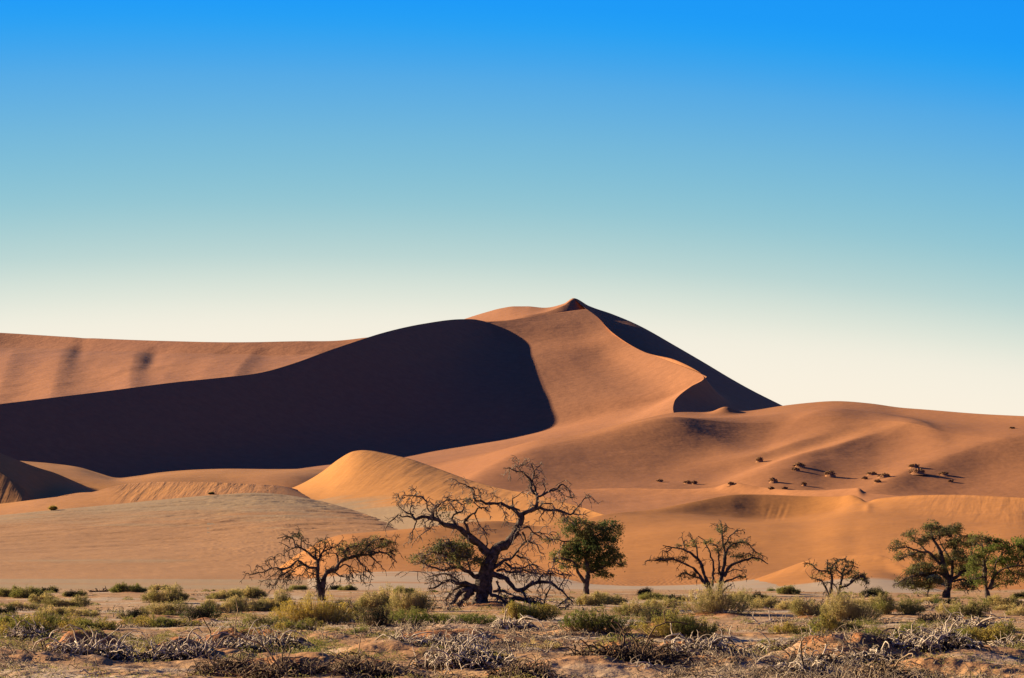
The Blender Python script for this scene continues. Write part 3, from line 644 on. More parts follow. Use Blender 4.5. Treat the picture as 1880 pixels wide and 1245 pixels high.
M_ground = None
def build_ground():
    m, t, b = new_mat('desert_floor')
    pos = N(t, 'ShaderNodeTexCoord').outputs['Object']
    c = mix_col(t, remap(t, noise(t, pos, 0.5, 6, 0.65, 0.5), 0.36, 0.64), (0.41, 0.245, 0.115, 1), (0.31, 0.165, 0.070, 1))
    cl = noise(t, turned(t, pos, 5, (0.10, 0.30, 1)), 1.0, 5, 0.6, 0.5)
    c = mix_col(t, remap(t, cl, 0.52, 0.60), c, (0.42, 0.315, 0.20, 1))
    grit = noise(t, pos, 9.0, 3, 0.7)
    c = mix_col(t, remap(t, grit, 0.58, 0.70, 0, 0.75), c, (0.10, 0.06, 0.036, 1))
    c = mix_col(t, attr(t, 'mound'), c, (0.30, 0.13, 0.05, 1))
    fine = remap(t, noise(t, pos, 22.0, 3, 0.7), 0.3, 0.7, 0.82, 1.15)
    v = N(t, 'ShaderNodeVectorMath', operation='SCALE'); t.links.new(c, v.inputs[0]); t.links.new(fine, v.inputs['Scale'])
    t.links.new(v.outputs[0], b.inputs['Base Color'])
    w = N(t, 'ShaderNodeTexWave', wave_type='BANDS', bands_direction='X'); w.inputs['Scale'].default_value = 0.314 / 0.28
    w.inputs['Distortion'].default_value = 6.0; w.inputs['Detail'].default_value = 2.0; w.inputs['Detail Scale'].default_value = 0.5
    t.links.new(turned(t, pos, 25, (1, 1, 1)), w.inputs['Vector'])
    rp = math_node(t, 'MULTIPLY', w.outputs['Fac'], remap(t, noise(t, pos, 0.12, 2, 0.5), 0.5, 0.6))
    add_bump(t, b, [(noise(t, pos, 3.0, 4, 0.65), 0.05), (noise(t, pos, 14.0, 2, 0.6), 0.012), (rp, 0.02)])
    u = np.concatenate([np.linspace(-6, -0.5, 30)[:-1], np.linspace(-0.5, -0.27, 60)[:-1], np.linspace(-0.27, 0.27, 960)[:-1], np.linspace(0.27, 0.5, 60)[:-1], np.linspace(0.5, 6, 30)])
    r = np.concatenate([np.geomspace(2, 30, 60)[:-1], np.geomspace(30, 80, 420)[:-1], np.geomspace(80, 240, 240)[:-1], np.geomspace(240, 14000, 60)])
    Y, U = np.meshgrid(r, u, indexing='ij'); X = U * Y
    z, mo = ground_parts(X, Y)
    z = z - np.where(Y > 240, np.minimum((Y - 240) * 0.002, 3.0), 0)
    terrain_object('ground', [np.stack([X, Y, z], -1)], m, 'tan desert flat with small orange mounds and pale clay patches', {'mound': mo})
build_ground()

# ------------------------------------------------------------------ set-down by bearing: where a photo pixel meets the land
TV, TF, tb = [], [], 0
for V_, F_ in TERRAIN:
    TV.append(V_); TF.append(F_ + tb); tb += len(V_)
def bvh_of(idx):
    V_, F_ = TERRAIN[idx]; return BVHTree.FromPolygons(V_.tolist(), F_.tolist())
BVH = {}
def land(px, py, which):
    best = None
    for i in which:
        if i not in BVH: BVH[i] = bvh_of(i)
        d = Vector(((px - CX) / F, 1.0, (HY - py) / F)).normalized()
        hit = BVH[i].ray_cast(Vector((0, 0, H)), d)
        if hit[0] is not None and (best is None or hit[3] < best[1]): best = (hit[0], hit[3])
    return best[0] if best else None
# ------------------------------------------------------------------ plants: materials
def plain_mat(name, a, b_, scale, rough=0.9, bump=None, trans=0.0):
    m, t, b = new_mat(name)
    pos = N(t, 'ShaderNodeTexCoord').outputs['Object']
    c = mix_col(t, remap(t, noise(t, pos, scale, 4, 0.65), 0.35, 0.65), a, b_)
    t.links.new(c, b.inputs['Base Color']); b.inputs['Roughness'].default_value = rough
    if bump: add_bump(t, b, [(noise(t, pos, bump[0], 4, 0.7), bump[1])])
    if trans > 0:
        out = [n for n in t.nodes if n.type == 'OUTPUT_MATERIAL'][0]
        tr = N(t, 'ShaderNodeBsdfTranslucent'); ms = N(t, 'ShaderNodeMixShader'); ms.inputs[0].default_value = trans
        t.links.new(c, tr.inputs['Color']); t.links.new(b.outputs[0], ms.inputs[1]); t.links.new(tr.outputs[0], ms.inputs[2])
        t.links.new(ms.outputs[0], out.inputs[0])
    return m
M_bark = plain_mat('dark_bark', (0.135, 0.105, 0.080, 1), (0.032, 0.024, 0.018, 1), 5.0, 0.9, (9, 0.08))
M_bark2 = plain_mat('grey_bark', (0.34, 0.265, 0.19, 1), (0.08, 0.057, 0.04, 1), 7.0, 0.9, (16, 0.02))
M_twig = plain_mat('dry_twig', (0.20, 0.15, 0.11, 1), (0.06, 0.042, 0.030, 1), 3.0)
M_bone = plain_mat('bleached_stem', (0.56, 0.46, 0.33, 1), (0.28, 0.21, 0.14, 1), 5.0)
M_brown = plain_mat('brown_stem', (0.17, 0.105, 0.055, 1), (0.07, 0.045, 0.028, 1), 5.0)
M_straw = plain_mat('straw_stem', (0.46, 0.36, 0.16, 1), (0.24, 0.18, 0.08, 1), 4.0)
M_rust = plain_mat('rusty_stem', (0.36, 0.25, 0.14, 1), (0.13, 0.085, 0.05, 1), 4.0)
M_shade = plain_mat('shade_dark_stem', (0.075, 0.050, 0.032, 1), (0.022, 0.016, 0.012, 1), 5.0)  # near-black tone painted in for the shade inside dead tangles
L_dark = plain_mat('dark_green_leaf', (0.095, 0.125, 0.036, 1), (0.055, 0.078, 0.025, 1), 1.3, 0.7, None, 0.4)
L_olive = plain_mat('olive_leaf', (0.24, 0.22, 0.068, 1), (0.13, 0.13, 0.042, 1), 1.5, 0.7, None, 0.4)
L_grey = plain_mat('greyish_leaf', (0.14, 0.14, 0.058, 1), (0.075, 0.078, 0.034, 1), 1.5, 0.7, None, 0.2)
L_fresh = plain_mat('fresh_green_leaf', (0.17, 0.20, 0.035, 1), (0.10, 0.13, 0.026, 1), 1.2, 0.7, None, 0.4)
L_straw = plain_mat('straw_leaf', (0.60, 0.47, 0.17, 1), (0.45, 0.35, 0.115, 1), 2.0, 0.8, None, 0.4)
L_yell = plain_mat('yellow_leaf', (0.70, 0.51, 0.085, 1), (0.44, 0.34, 0.062, 1), 2.0, 0.8, None, 0.35)
L_sage = plain_mat('sage_leaf', (0.33, 0.285, 0.085, 1), (0.20, 0.18, 0.055, 1), 2.0, 0.8, None, 0.35)
L_mat = plain_mat('mat_leaf', (0.28, 0.27, 0.055, 1), (0.15, 0.16, 0.035, 1), 2.0, 0.8, None, 0.35)
L_gold = plain_mat('golden_leaf', (0.50, 0.37, 0.075, 1), (0.28, 0.23, 0.05, 1), 2.0, 0.8, None, 0.35)
L_night = plain_mat('blackish_leaf', (0.055, 0.060, 0.025, 1), (0.030, 0.032, 0.016, 1), 2.0, 0.8, None, 0.1)

# ------------------------------------------------------------------ plants: geometry
class Tubes:
    """many tapering stems collected into one mesh"""
    def __init__(s): s.V, s.Fc, s.n = [], [], 0
    def add(s, pts, radii, sides=5):
        pts = np.asarray(pts, float); n = len(pts)
        if n < 2: return
        t = np.gradient(pts, axis=0); t /= np.maximum(np.linalg.norm(t, axis=1), 1e-9)[:, None]
        ref = np.array([0.31, 0.92, 0.22]) if abs(t[:, 1]).mean() < 0.8 else np.array([0.9, 0.1, 0.3])
        a = np.cross(t, ref); a /= np.maximum(np.linalg.norm(a, axis=1), 1e-9)[:, None]; b = np.cross(t, a)
        th = np.arange(sides) * 2 * math.pi / sides
        ring = pts[:, None] + np.asarray(radii, float)[:, None, None] * (np.cos(th)[None, :, None] * a[:, None] + np.sin(th)[None, :, None] * b[:, None])
        i = np.arange(n * sides).reshape(n, sides) + s.n; j = np.roll(i, -1, 1)
        s.V.append(ring.reshape(-1, 3)); s.Fc.append(np.stack([i[:-1], j[:-1], j[1:], i[1:]], -1).reshape(-1, 4)); s.n += n * sides
    def batch(s, pts, rad, sides=3):
        """N stems at once: pts (N, m, 3), rad (N, m)"""
        N_, m = pts.shape[:2]
        if N_ == 0: return
        t = np.gradient(pts, axis=1); t /= np.maximum(np.linalg.norm(t, axis=2), 1e-9)[..., None]
        ref = np.where(np.abs(t[:, :, 1].mean(1))[:, None] < 0.8, np.array([[0.31, 0.92, 0.22]]), np.array([[0.9, 0.1, 0.3]]))[:, None]
        a = np.cross(t, np.broadcast_to(ref, t.shape)); a /= np.maximum(np.linalg.norm(a, axis=2), 1e-9)[..., None]; b = np.cross(t, a)
        th = np.arange(sides) * 2 * math.pi / sides
        ring = pts[:, :, None] + rad[:, :, None, None] * (np.cos(th)[None, None, :, None] * a[:, :, None] + np.sin(th)[None, None, :, None] * b[:, :, None])
        i = np.arange(N_ * m * sides).reshape(N_, m, sides) + s.n; j = np.roll(i, -1, 2)
        s.V.append(ring.reshape(-1, 3)); s.Fc.append(np.stack([i[:, :-1], j[:, :-1], j[:, 1:], i[:, 1:]], -1).reshape(-1, 4)); s.n += N_ * m * sides
    def mesh(s, name, mat, second=None):
        V, Fc = np.concatenate(s.V), np.concatenate(s.Fc)
        if second is None or not second.V: return mesh_from(name, V, Fc, np.full(len(Fc), 4), [mat])
        V2, F2 = np.concatenate(second.V), np.concatenate(second.Fc) + len(V)
        n1, n2 = len(Fc), len(F2)
        return mesh_from(name, np.concatenate([V, V2]), np.concatenate([Fc, F2]), np.full(n1 + n2, 4), [mat, second.mat], True, np.concatenate([np.zeros(n1, int), np.ones(n2, int)]))
def walk(rs, base, d, L, m, wob, pull):
    """N crooked walks: start points, directions, lengths -> (N, m+1, 3)"""
    P_ = [base]; n = len(base)
    for k in range(m):
        d = d + rs.normal(size=(n, 3)) * wob; d[:, 2] += pull * (k + 1) / m
        d = d / np.maximum(np.linalg.norm(d, axis=1), 1e-9)[:, None]
        P_.append(P_[-1] + d * (L / m)[:, None])
    return np.stack(P_, 1)
class Leaves:
    """thousands of small leaf blades collected into one mesh"""
    def __init__(s): s.C, s.L, s.W = [], [], []
    def add(s, c, length, width):
        c = np.asarray(c, float).reshape(-1, 3); s.C.append(c)
        s.L.append(np.broadcast_to(length, len(c))); s.W.append(np.broadcast_to(width, len(c)))
    def mesh(s, name, mats, rs, up=0.25, clump_mat=None):
        C = np.concatenate(s.C); L = np.concatenate(s.L)[:, None]; W = np.concatenate(s.W)[:, None]; n = len(C)
        d = rs.normal(size=(n, 3)); d[:, 2] += up; d /= np.linalg.norm(d, axis=1)[:, None]
        e = np.cross(d, rs.normal(size=(n, 3))); e /= np.maximum(np.linalg.norm(e, axis=1), 1e-6)[:, None]
        L = L * rs.uniform(0.7, 1.3, (n, 1))
        V = np.stack([C - d * L * .5, C + e * W * .5, C + d * L * .5, C - e * W * .5], 1).reshape(-1, 3)
        Fc = np.arange(n * 4).reshape(n, 4)
        mi = None
        if len(mats) > 1:
            f = fbm(C[:, 0] * 1.1, C[:, 2] * 1.3 + C[:, 1] * 0.7, 2, 7) + rs.normal(size=n) * 0.12
            mi = (f > 0.16).astype(int)
        return mesh_from(name, V, Fc, np.full(n, 4), mats, False, mi)
def wiggle(pts, rs, amp, step):
    """resample a polyline and knot it a little, as dry branches are"""
    pts = np.asarray(pts, float); seg = np.linalg.norm(np.diff(pts, axis=0), axis=1); u = np.concatenate([[0], np.cumsum(seg)])
    n = max(3, int(u[-1] / step) + 1); uu = np.linspace(0, u[-1], n)
    q = np.stack([cubic(uu, u, pts[:, a]) if len(pts) > 2 else np.interp(uu, u, pts[:, a]) for a in range(3)], 1)
    w = rs.normal(size=(n, 3)) * amp; w[0] = 0; w = (w + np.roll(w, 1, 0)) * 0.6; w[0] = 0
    return q + w
def sprout_all(T, rs, lines, dens, ln, droop, minr, levels=2):
    """side twigs along all given branches, then twigs on the twigs"""
    A, B, R = [], [], []
    for q, r in lines:
        A.append(q[:-1]); B.append(q[1:]); R.append(np.full(len(q) - 1, r))
    A, B, R = np.concatenate(A), np.concatenate(B), np.concatenate(R)
    ends = None
    for lev in range(levels):
        w = np.linalg.norm(B - A, axis=1); n = int(dens * w.sum())
        i = rs.choice(len(A), n, p=w / w.sum()); f = rs.uniform(size=(n, 1)); base = A[i] + (B[i] - A[i]) * f
        t = (B[i] - A[i]) / np.maximum(w[i], 1e-9)[:, None]
        d = rs.normal(size=(n, 3)); d -= t * (d * t).sum(1)[:, None]; d /= np.maximum(np.linalg.norm(d, axis=1), 1e-9)[:, None]
        d = d + t * rs.uniform(0.1, 1.0, (n, 1)); d[:, 2] += rs.uniform(-0.45, 0.5, n); d /= np.linalg.norm(d, axis=1)[:, None]
        L = ln * rs.uniform(0.3, 1.3, n); m = 6 if lev == 0 else 4
        pts = walk(rs, base, d, L, m, 0.30, -droop)
        r0 = np.maximum(np.minimum(R[i] * 0.5, 0.026), minr * 1.5)
        T.batch(pts, r0[:, None] * np.linspace(1, 0, m + 1)[None] + minr * np.linspace(0, 1, m + 1)[None], 4 if lev == 0 else 3)
        A, B, R = pts[:, 1:-1].reshape(-1, 3), pts[:, 2:].reshape(-1, 3), np.repeat(r0, m - 1); dens *= 1.0; ln *= 0.5
        ends = pts[:, m // 2:].reshape(-1, 3)
    return ends

def crown_points(rs, ells, per_m3, depth=0.8):
    """clump centres inside ellipsoids (x, y, z, rx, ry, rz), denser towards the skin"""
    out = []
    for x, y, z, rx, ry, rz in ells:
        n = max(3, int(per_m3 * 4.19 * rx * ry * rz))
        v = rs.normal(size=(n, 3)); v /= np.linalg.norm(v, axis=1)[:, None]; v *= rs.uniform(0.25, 1.0, (n, 1)) ** 0.5
        out.append(np.array([x, y, z]) + v * np.array([rx, ry, rz]))
    return np.concatenate(out)

def make_tree(name, label, cat, conv, Y, limbs, ells, leafmats, bark, seed, twig=(0.55, 0.25, 1, 1.6), leaf=(0.16, 0.05), per_m3=9.0, per_clump=26, clump_r=0.26, rough=0.02, spread=0.55, minr=0.006, twig_mat=None, wild=None):
    """limbs: ([(crop x, crop y), ...], r0, r1, depth drift) traced on the bearing plane at distance Y; ells: crown ellipses in the same crop"""
    ox, oy, sc = conv; rs = np.random.RandomState(seed)
    k = sc / F * Y                                            # metres per crop pixel
    bx, by = limbs[0][0][0]
    base = np.array([(ox + bx * sc - CX) / F * Y, Y, 0.0]); base[2] = ground_z(base[0], Y)
    def loc(x, y, dy=0.0):
        yy = Y + dy
        return np.array([(ox + x * sc - CX) / F * yy, yy, H + (HY - oy - y * sc) / F * yy]) - base
    root = bpy.data.objects.new(name, None); COL.objects.link(root); root.location = base; root['label'] = label; root['category'] = cat
    trunk, twigs, lv = Tubes(), Tubes(), Leaves(); allp, lines = [], []
    twigs.mat = twig_mat or bark
    for idx, (pp, r0, r1, drift) in enumerate(limbs):
        dd = np.cumsum(np.concatenate([[0], np.linalg.norm(np.diff(np.array(pp, float), axis=0), axis=1)])) * k
        start = 0.0
        if allp:                                              # take off from the branch it leaves
            a0 = loc(*pp[0]); cand = np.concatenate(allp); j = np.argmin((cand[:, 0] - a0[0]) ** 2 + (cand[:, 2] - a0[2]) ** 2)
            if (cand[j, 0] - a0[0]) ** 2 + (cand[j, 2] - a0[2]) ** 2 < (50 * k) ** 2: start = cand[j, 1]
        pts = np.array([loc(x, y, start + drift * dd[i]) for i, (x, y) in enumerate(pp)])
        if abs(pp[0][1] - by) < 45 and r0 * k > 0.06: pts[0, 2] = min(pts[0, 2], -0.25)
        q = wiggle(pts, rs, rough * (0.5 if r0 * k > 0.1 else 1.0), 0.16)
        rad = np.linspace(r0 * k, max(r1 * k, minr), len(q)) * (1 + 0.13 * rs.normal(size=len(q)))
        trunk.add(q, np.maximum(rad, minr), 8 if r0 * k > 0.08 else 5)
        allp.append(q)
        lines.append((q[len(q) // 3:] if r0 * k > 0.10 else q[1:], min(max(r1 * k * 1.4, minr * 2.2), 0.05)))
    sprout_all(twigs, rs, lines, twig[3], twig[0], twig[1], minr, twig[2])
    if wild: sprout_all(twigs, rs, lines[wild[3]:], wild[2], wild[0], wild[1], minr * 1.5, 3)
    if ells:
        cand = np.concatenate(allp)
        E3 = [(*loc(x, y, rs.uniform(-1, 1) * spread), rx * k, max(0.5 * (rx + ry) * k, 0.3), ry * k) for x, y, rx, ry in ells]
        for c in crown_points(rs, E3, per_m3):
            a = cand[np.argmin(((cand - c) ** 2).sum(1))]
            if np.linalg.norm(a - c) < 1.3 or rs.uniform() < 0.3:
                tq = wiggle(np.array([a, (a + c) / 2 + rs.normal(size=3) * 0.10, c]), rs, 0.03, 0.14)
                twigs.add(tq, np.linspace(max(0.014, minr), minr * 0.8, len(tq)), 3)
            nl = rs.poisson(per_clump * rs.choice([0.4, 1.0, 1.5])); cr = clump_r * rs.uniform(0.6, 1.25)
            lv.add(c + rs.normal(size=(nl, 3)) * np.array([cr, cr, cr * 0.6]) * 0.6, leaf[0], leaf[1])
        link('crown', lv.mesh('crown', leafmats, rs), root)
    link('trunk', trunk.mesh('trunk', bark, twigs), root)
    return root
# ------------------------------------------------------------------ the trees
C6, C5, C7, C8 = (680, 820, 0.26596), (440, 940, 0.17021), (1160, 920, 0.24468), (1580, 920, 0.16863)
make_tree('gnarled_tree', 'large gnarled half-dead tree with sprawling bare limbs in the middle of the flat', 'tree', C6, 88.0, [
    ([(770, 1110), (775, 1010), (790, 910), (815, 820), (840, 740)], 63.4, 43.2, 0.0),
    ([(840, 750), (780, 700), (720, 655), (660, 600), (600, 562), (540, 550), (480, 530), (430, 505), (360, 485), (310, 508)], 31.7, 8.64, -0.15),
    ([(310, 508), (270, 485), (230, 480), (170, 490), (130, 530), (100, 575)], 7.65, 2.12, -0.1),
    ([(840, 750), (900, 690), (960, 650), (1000, 600), (1030, 540), (1040, 480), (1090, 450), (1140, 420), (1152, 340), (1135, 310)], 33.1, 10.1, 0.15),
    ([(1140, 330), (1100, 300), (1095, 240), (1070, 190), (1030, 165), (980, 160), (935, 145)], 12, 2, 0.1),
    ([(1070, 190), (1035, 150), (1025, 105)], 4.25, 1.7, 0.0), ([(1030, 165), (1045, 125), (1055, 105)], 3.4, 1.7, 0.0),
    ([(1140, 320), (1130, 250), (1135, 205), (1160, 170), (1190, 130)], 7.65, 2.12, -0.1), ([(1135, 205), (1125, 165), (1110, 130)], 4.25, 1.7, 0.1),
    ([(1150, 345), (1190, 330), (1240, 300), (1280, 270), (1320, 265), (1370, 300), (1400, 330), (1410, 360)], 10.2, 2.55, 0.2),
    ([(1280, 270), (1310, 245), (1330, 230)], 3.4, 1.7, 0.0), ([(1190, 330), (1190, 285), (1175, 262), (1195, 245)], 5.95, 2.12, 0.2), ([(1240, 300), (1300, 300), (1330, 340), (1325, 390)], 5.1, 1.7, 0.2),
    ([(1130, 435), (1190, 428), (1260, 440), (1330, 450), (1390, 462), (1420, 420), (1450, 380), (1480, 362), (1512, 355)], 12, 2.4, -0.15),
    ([(1390, 462), (1440, 470), (1500, 482)], 4.25, 1.7, 0.0), ([(1200, 430), (1170, 470), (1150, 520)], 5.95, 1.7, -0.3), ([(1260, 440), (1270, 490), (1240, 530)], 5.1, 1.7, -0.2),
    ([(1160, 430), (1190, 400), (1240, 380), (1270, 420)], 6.8, 2.55, -0.3),
    ([(1040, 490), (1005, 445), (950, 412), (880, 400), (800, 396), (760, 372), (705, 300), (640, 258), (572, 225)], 16, 2, -0.2),
    ([(1030, 440), (985, 400), (990, 350), (1060, 310)], 6.8, 2.55, 0.2), ([(760, 372), (770, 330), (700, 270)], 4.25, 1.7, -0.1), ([(800, 396), (840, 350), (830, 310)], 3.4, 1.7, 0.0),
    ([(880, 400), (910, 450), (900, 520)], 4.25, 1.7, 0.2),
    ([(690, 640), (668, 560), (678, 495), (720, 462), (770, 430), (815, 442)], 14.4, 3.2, -0.25), ([(720, 462), (745, 510), (780, 560), (820, 600)], 5.1, 1.7, -0.2), ([(770, 430), (730, 400), (690, 380)], 5.1, 1.7, 0.0),
    ([(595, 562), (578, 510), (600, 460), (640, 420), (685, 395)], 11.2, 3.2, 0.2), ([(600, 460), (560, 420), (540, 380), (600, 370), (625, 392)], 5.1, 1.7, 0.1),
    ([(445, 512), (420, 440), (385, 392), (340, 360), (290, 358), (240, 350)], 9.35, 2.55, 0.15), ([(290, 358), (300, 300), (285, 275)], 3.4, 1.7, 0.0), ([(298, 300), (320, 265)], 2.55, 1.7, 0.0),
    ([(240, 350), (200, 380), (180, 335), (165, 350)], 4.25, 1.7, 0.1), ([(312, 508), (300, 470), (283, 430), (290, 375)], 7.65, 2.55, 0.1), ([(320, 510), (308, 560), (290, 620), (292, 662)], 5.95, 1.7, -0.1),
    ([(300, 470), (250, 455), (200, 400), (215, 370)], 5.1, 1.7, 0.2), ([(480, 530), (455, 425), (400, 380), (395, 355)], 6.8, 1.7, -0.1), ([(455, 425), (500, 375), (560, 362), (620, 382)], 5.1, 1.7, -0.1),
    ([(430, 505), (400, 560), (420, 610)], 4.25, 1.7, -0.2), ([(350, 490), (380, 540), (440, 570), (470, 560)], 4.25, 1.7, -0.2),
    ([(800, 900), (720, 900), (680, 870), (640, 842), (560, 830), (510, 850), (440, 840), (350, 802)], 20.8, 3.2, -0.3), ([(560, 830), (520, 770), (440, 740), (330, 750)], 7.65, 1.7, 0.2), ([(640, 842), (600, 760), (560, 700), (540, 640)], 8.5, 1.7, 0.1),
    ([(700, 890), (690, 800), (650, 730), (660, 650)], 8.5, 1.7, 0.3),
    ([(760, 960), (690, 950), (630, 945), (560, 930), (500, 942), (435, 970), (400, 978)], 19.2, 4, -0.4), ([(610, 935), (530, 882), (460, 890), (388, 905)], 8.5, 2.55, -0.2), ([(500, 942), (440, 940), (405, 955)], 5.1, 1.7, 0.0),
    ([(845, 880), (920, 900), (980, 960), (1030, 992), (1100, 970), (1160, 930), (1240, 942), (1300, 990), (1360, 1022), (1400, 1060)], 20.8, 4.8, -0.3),
    ([(1160, 930), (1200, 880), (1260, 870), (1330, 880), (1392, 892)], 7.65, 2.12, -0.1), ([(1240, 942), (1250, 880), (1230, 830)], 5.95, 1.7, 0.1), ([(1300, 990), (1340, 930), (1350, 880)], 5.1, 1.7, 0.2), ([(1030, 992), (1080, 1030), (1130, 1040), (1190, 1060)], 10.2, 3.4, -0.3),
    ([(850, 840), (930, 790), (990, 740), (1040, 682), (1100, 660), (1150, 690), (1192, 732)], 12.8, 2.4, 0.3), ([(1100, 660), (1120, 610), (1200, 600), (1250, 620)], 5.1, 1.7, 0.2), ([(1060, 560), (1100, 560), (1150, 590), (1190, 612)], 7.65, 2.55, 0.4), ([(1050, 590), (1060, 650), (1040, 700)], 6.8, 1.7, 0.3),
    ([(870, 860), (1020, 850), (1090, 860), (1140, 880), (1200, 900)], 11.2, 2.4, 0.2), ([(930, 800), (990, 822), (1060, 830), (1110, 810), (1165, 842)], 8.5, 2.55, -0.2), ([(1010, 750), (1080, 768), (1120, 800), (1150, 850)], 6.8, 1.7, -0.3),
    ([(840, 690), (930, 668), (1000, 660)], 6.8, 1.7, -0.3), ([(800, 690), (815, 620), (800, 580)], 5.95, 1.7, -0.3),
    ([(930, 1085), (1000, 1042), (1080, 1060), (1130, 1078), (1200, 1100), (1290, 1112), (1372, 1100)], 21.6, 8.64, -0.2), ([(1290, 1112), (1330, 1060), (1390, 1050)], 7.65, 2.55, 0.2), ([(1200, 1100), (1230, 1030), (1225, 960)], 8.5, 2.55, -0.1),
    ([(820, 950), (840, 1020), (900, 1052), (960, 1080)], 17.6, 6.4, -0.6), ([(740, 980), (640, 1000), (580, 1060), (532, 1112), (460, 1112)], 24.5, 4.32, -0.5),
    ([(700, 1000), (640, 1060), (600, 1100)], 28.8, 10.1, -0.3), ([(720, 960), (600, 980), (540, 1050), (520, 1100)], 16, 4, -0.2), ([(870, 930), (900, 980), (880, 1010), (940, 1050)], 7.65, 2.55, -0.7), ([(760, 1040), (720, 1090), (740, 1130)], 20.8, 8, -0.6), ([(850, 1000), (950, 1010), (1010, 1030)], 10.2, 3.4, -0.7)],
    [(560, 720, 170, 75), (420, 760, 150, 50), (500, 690, 110, 50), (720, 800, 90, 35), (620, 730, 140, 70), (640, 660, 90, 60), (790, 780, 90, 40), (690, 370, 45, 35), (500, 440, 40, 45), (330, 770, 70, 25), (620, 790, 130, 40)],
    [L_olive, L_grey], M_bark, 11, twig=(0.48, 0.30, 2, 9.0), leaf=(0.12, 0.045), per_m3=48, per_clump=22, clump_r=0.22, rough=0.075, spread=0.7, minr=0.0085, twig_mat=M_bark2, wild=(1.1, 0.38, 1.8, 35))
make_tree('camelthorn_tree', 'low spreading nearly leafless tree left of the gnarled tree', 'tree', C5, 117.0, [
    ([(865, 860), (850, 740), (845, 650), (850, 570), (832, 510)], 34, 14, 0.0), ([(890, 850), (905, 760), (925, 690), (960, 640), (1012, 618)], 36, 22, 0.1),
    ([(845, 610), (780, 600), (700, 570), (640, 532), (580, 552), (530, 600), (430, 600), (370, 590), (280, 640), (200, 655), (80, 660)], 16, 4, -0.2),
    ([(530, 600), (450, 620), (370, 680), (310, 742)], 9, 3, 0.1), ([(560, 620), (470, 670), (410, 740), (360, 800)], 9, 3, -0.2), ([(600, 640), (530, 690), (500, 770)], 8, 3, 0.2), ([(700, 570), (620, 580), (560, 640), (520, 720)], 9, 3, -0.2), ([(780, 600), (700, 640), (650, 700)], 7, 3, 0.2),
    ([(370, 590), (370, 520), (350, 480)], 5, 2, 0.0), ([(280, 640), (220, 600), (190, 570)], 5, 2, 0.0), ([(830, 680), (760, 650), (690, 600)], 8, 3, 0.2),
    ([(832, 515), (780, 480), (730, 430), (660, 390), (600, 375), (530, 400), (490, 452)], 16, 4, 0.2), ([(665, 390), (660, 320), (640, 250), (632, 208)], 8, 3, 0.1), ([(600, 375), (590, 320), (540, 270), (440, 280)], 8, 3, 0.2), ([(540, 390), (480, 350), (435, 330)], 6, 3, 0.0), ([(590, 320), (570, 260), (575, 200)], 5, 2, 0.0),
    ([(832, 515), (812, 430), (820, 390), (730, 345)], 11, 4, -0.2), ([(842, 560), (880, 460), (905, 400), (910, 280)], 14, 4, 0.1), ([(890, 440), (960, 410), (1040, 372), (1100, 300)], 9, 3, -0.1), ([(905, 400), (960, 340), (940, 300)], 6, 3, 0.2), ([(860, 480), (870, 400), (860, 340)], 8, 3, 0.2),
    ([(960, 640), (1040, 610), (1060, 560), (1110, 520), (1170, 500), (1290, 470), (1400, 460), (1480, 440), (1560, 440), (1620, 480), (1690, 545)], 24, 5, -0.1),
    ([(1170, 500), (1130, 450), (1150, 400), (1250, 380), (1330, 310)], 10, 3, 0.2), ([(1060, 560), (1060, 500), (1020, 450), (930, 450)], 11, 4, 0.2), ([(1290, 470), (1350, 400), (1450, 320), (1560, 270)], 10, 3, 0.1), ([(1400, 460), (1480, 390), (1600, 350), (1690, 320)], 9, 3, -0.1),
    ([(1000, 640), (1080, 690), (1150, 700), (1180, 760), (1222, 782)], 10, 3, -0.3), ([(1010, 690), (1020, 760), (1000, 800)], 6, 3, -0.2), ([(1080, 600), (1150, 560), (1200, 600), (1250, 672)], 9, 3, -0.3), ([(1250, 480), (1310, 560), (1370, 630), (1450, 712)], 10, 3, -0.3), ([(1400, 470), (1480, 530), (1540, 622)], 9, 3, -0.2), ([(1330, 560), (1330, 620), (1345, 690)], 5, 2, 0.0), ([(1560, 440), (1640, 430), (1690, 420)], 6, 3, 0.2),
    ([(1190, 590), (1180, 650), (1190, 690)], 5, 2, 0.0)],
    [(1180, 400, 110, 70), (1300, 340, 120, 50), (1350, 430, 130, 50), (1480, 340, 110, 50), (1600, 340, 90, 45), (1630, 420, 60, 45), (1150, 470, 70, 40), (880, 330, 50, 40), (620, 240, 60, 40), (800, 400, 50, 40), (1440, 270, 60, 25)],
    [L_olive, L_grey], M_bark, 12, twig=(0.55, 0.32, 2, 9.0), leaf=(0.11, 0.045), per_m3=110, per_clump=13, clump_r=0.20, rough=0.04, spread=0.5, minr=0.011)
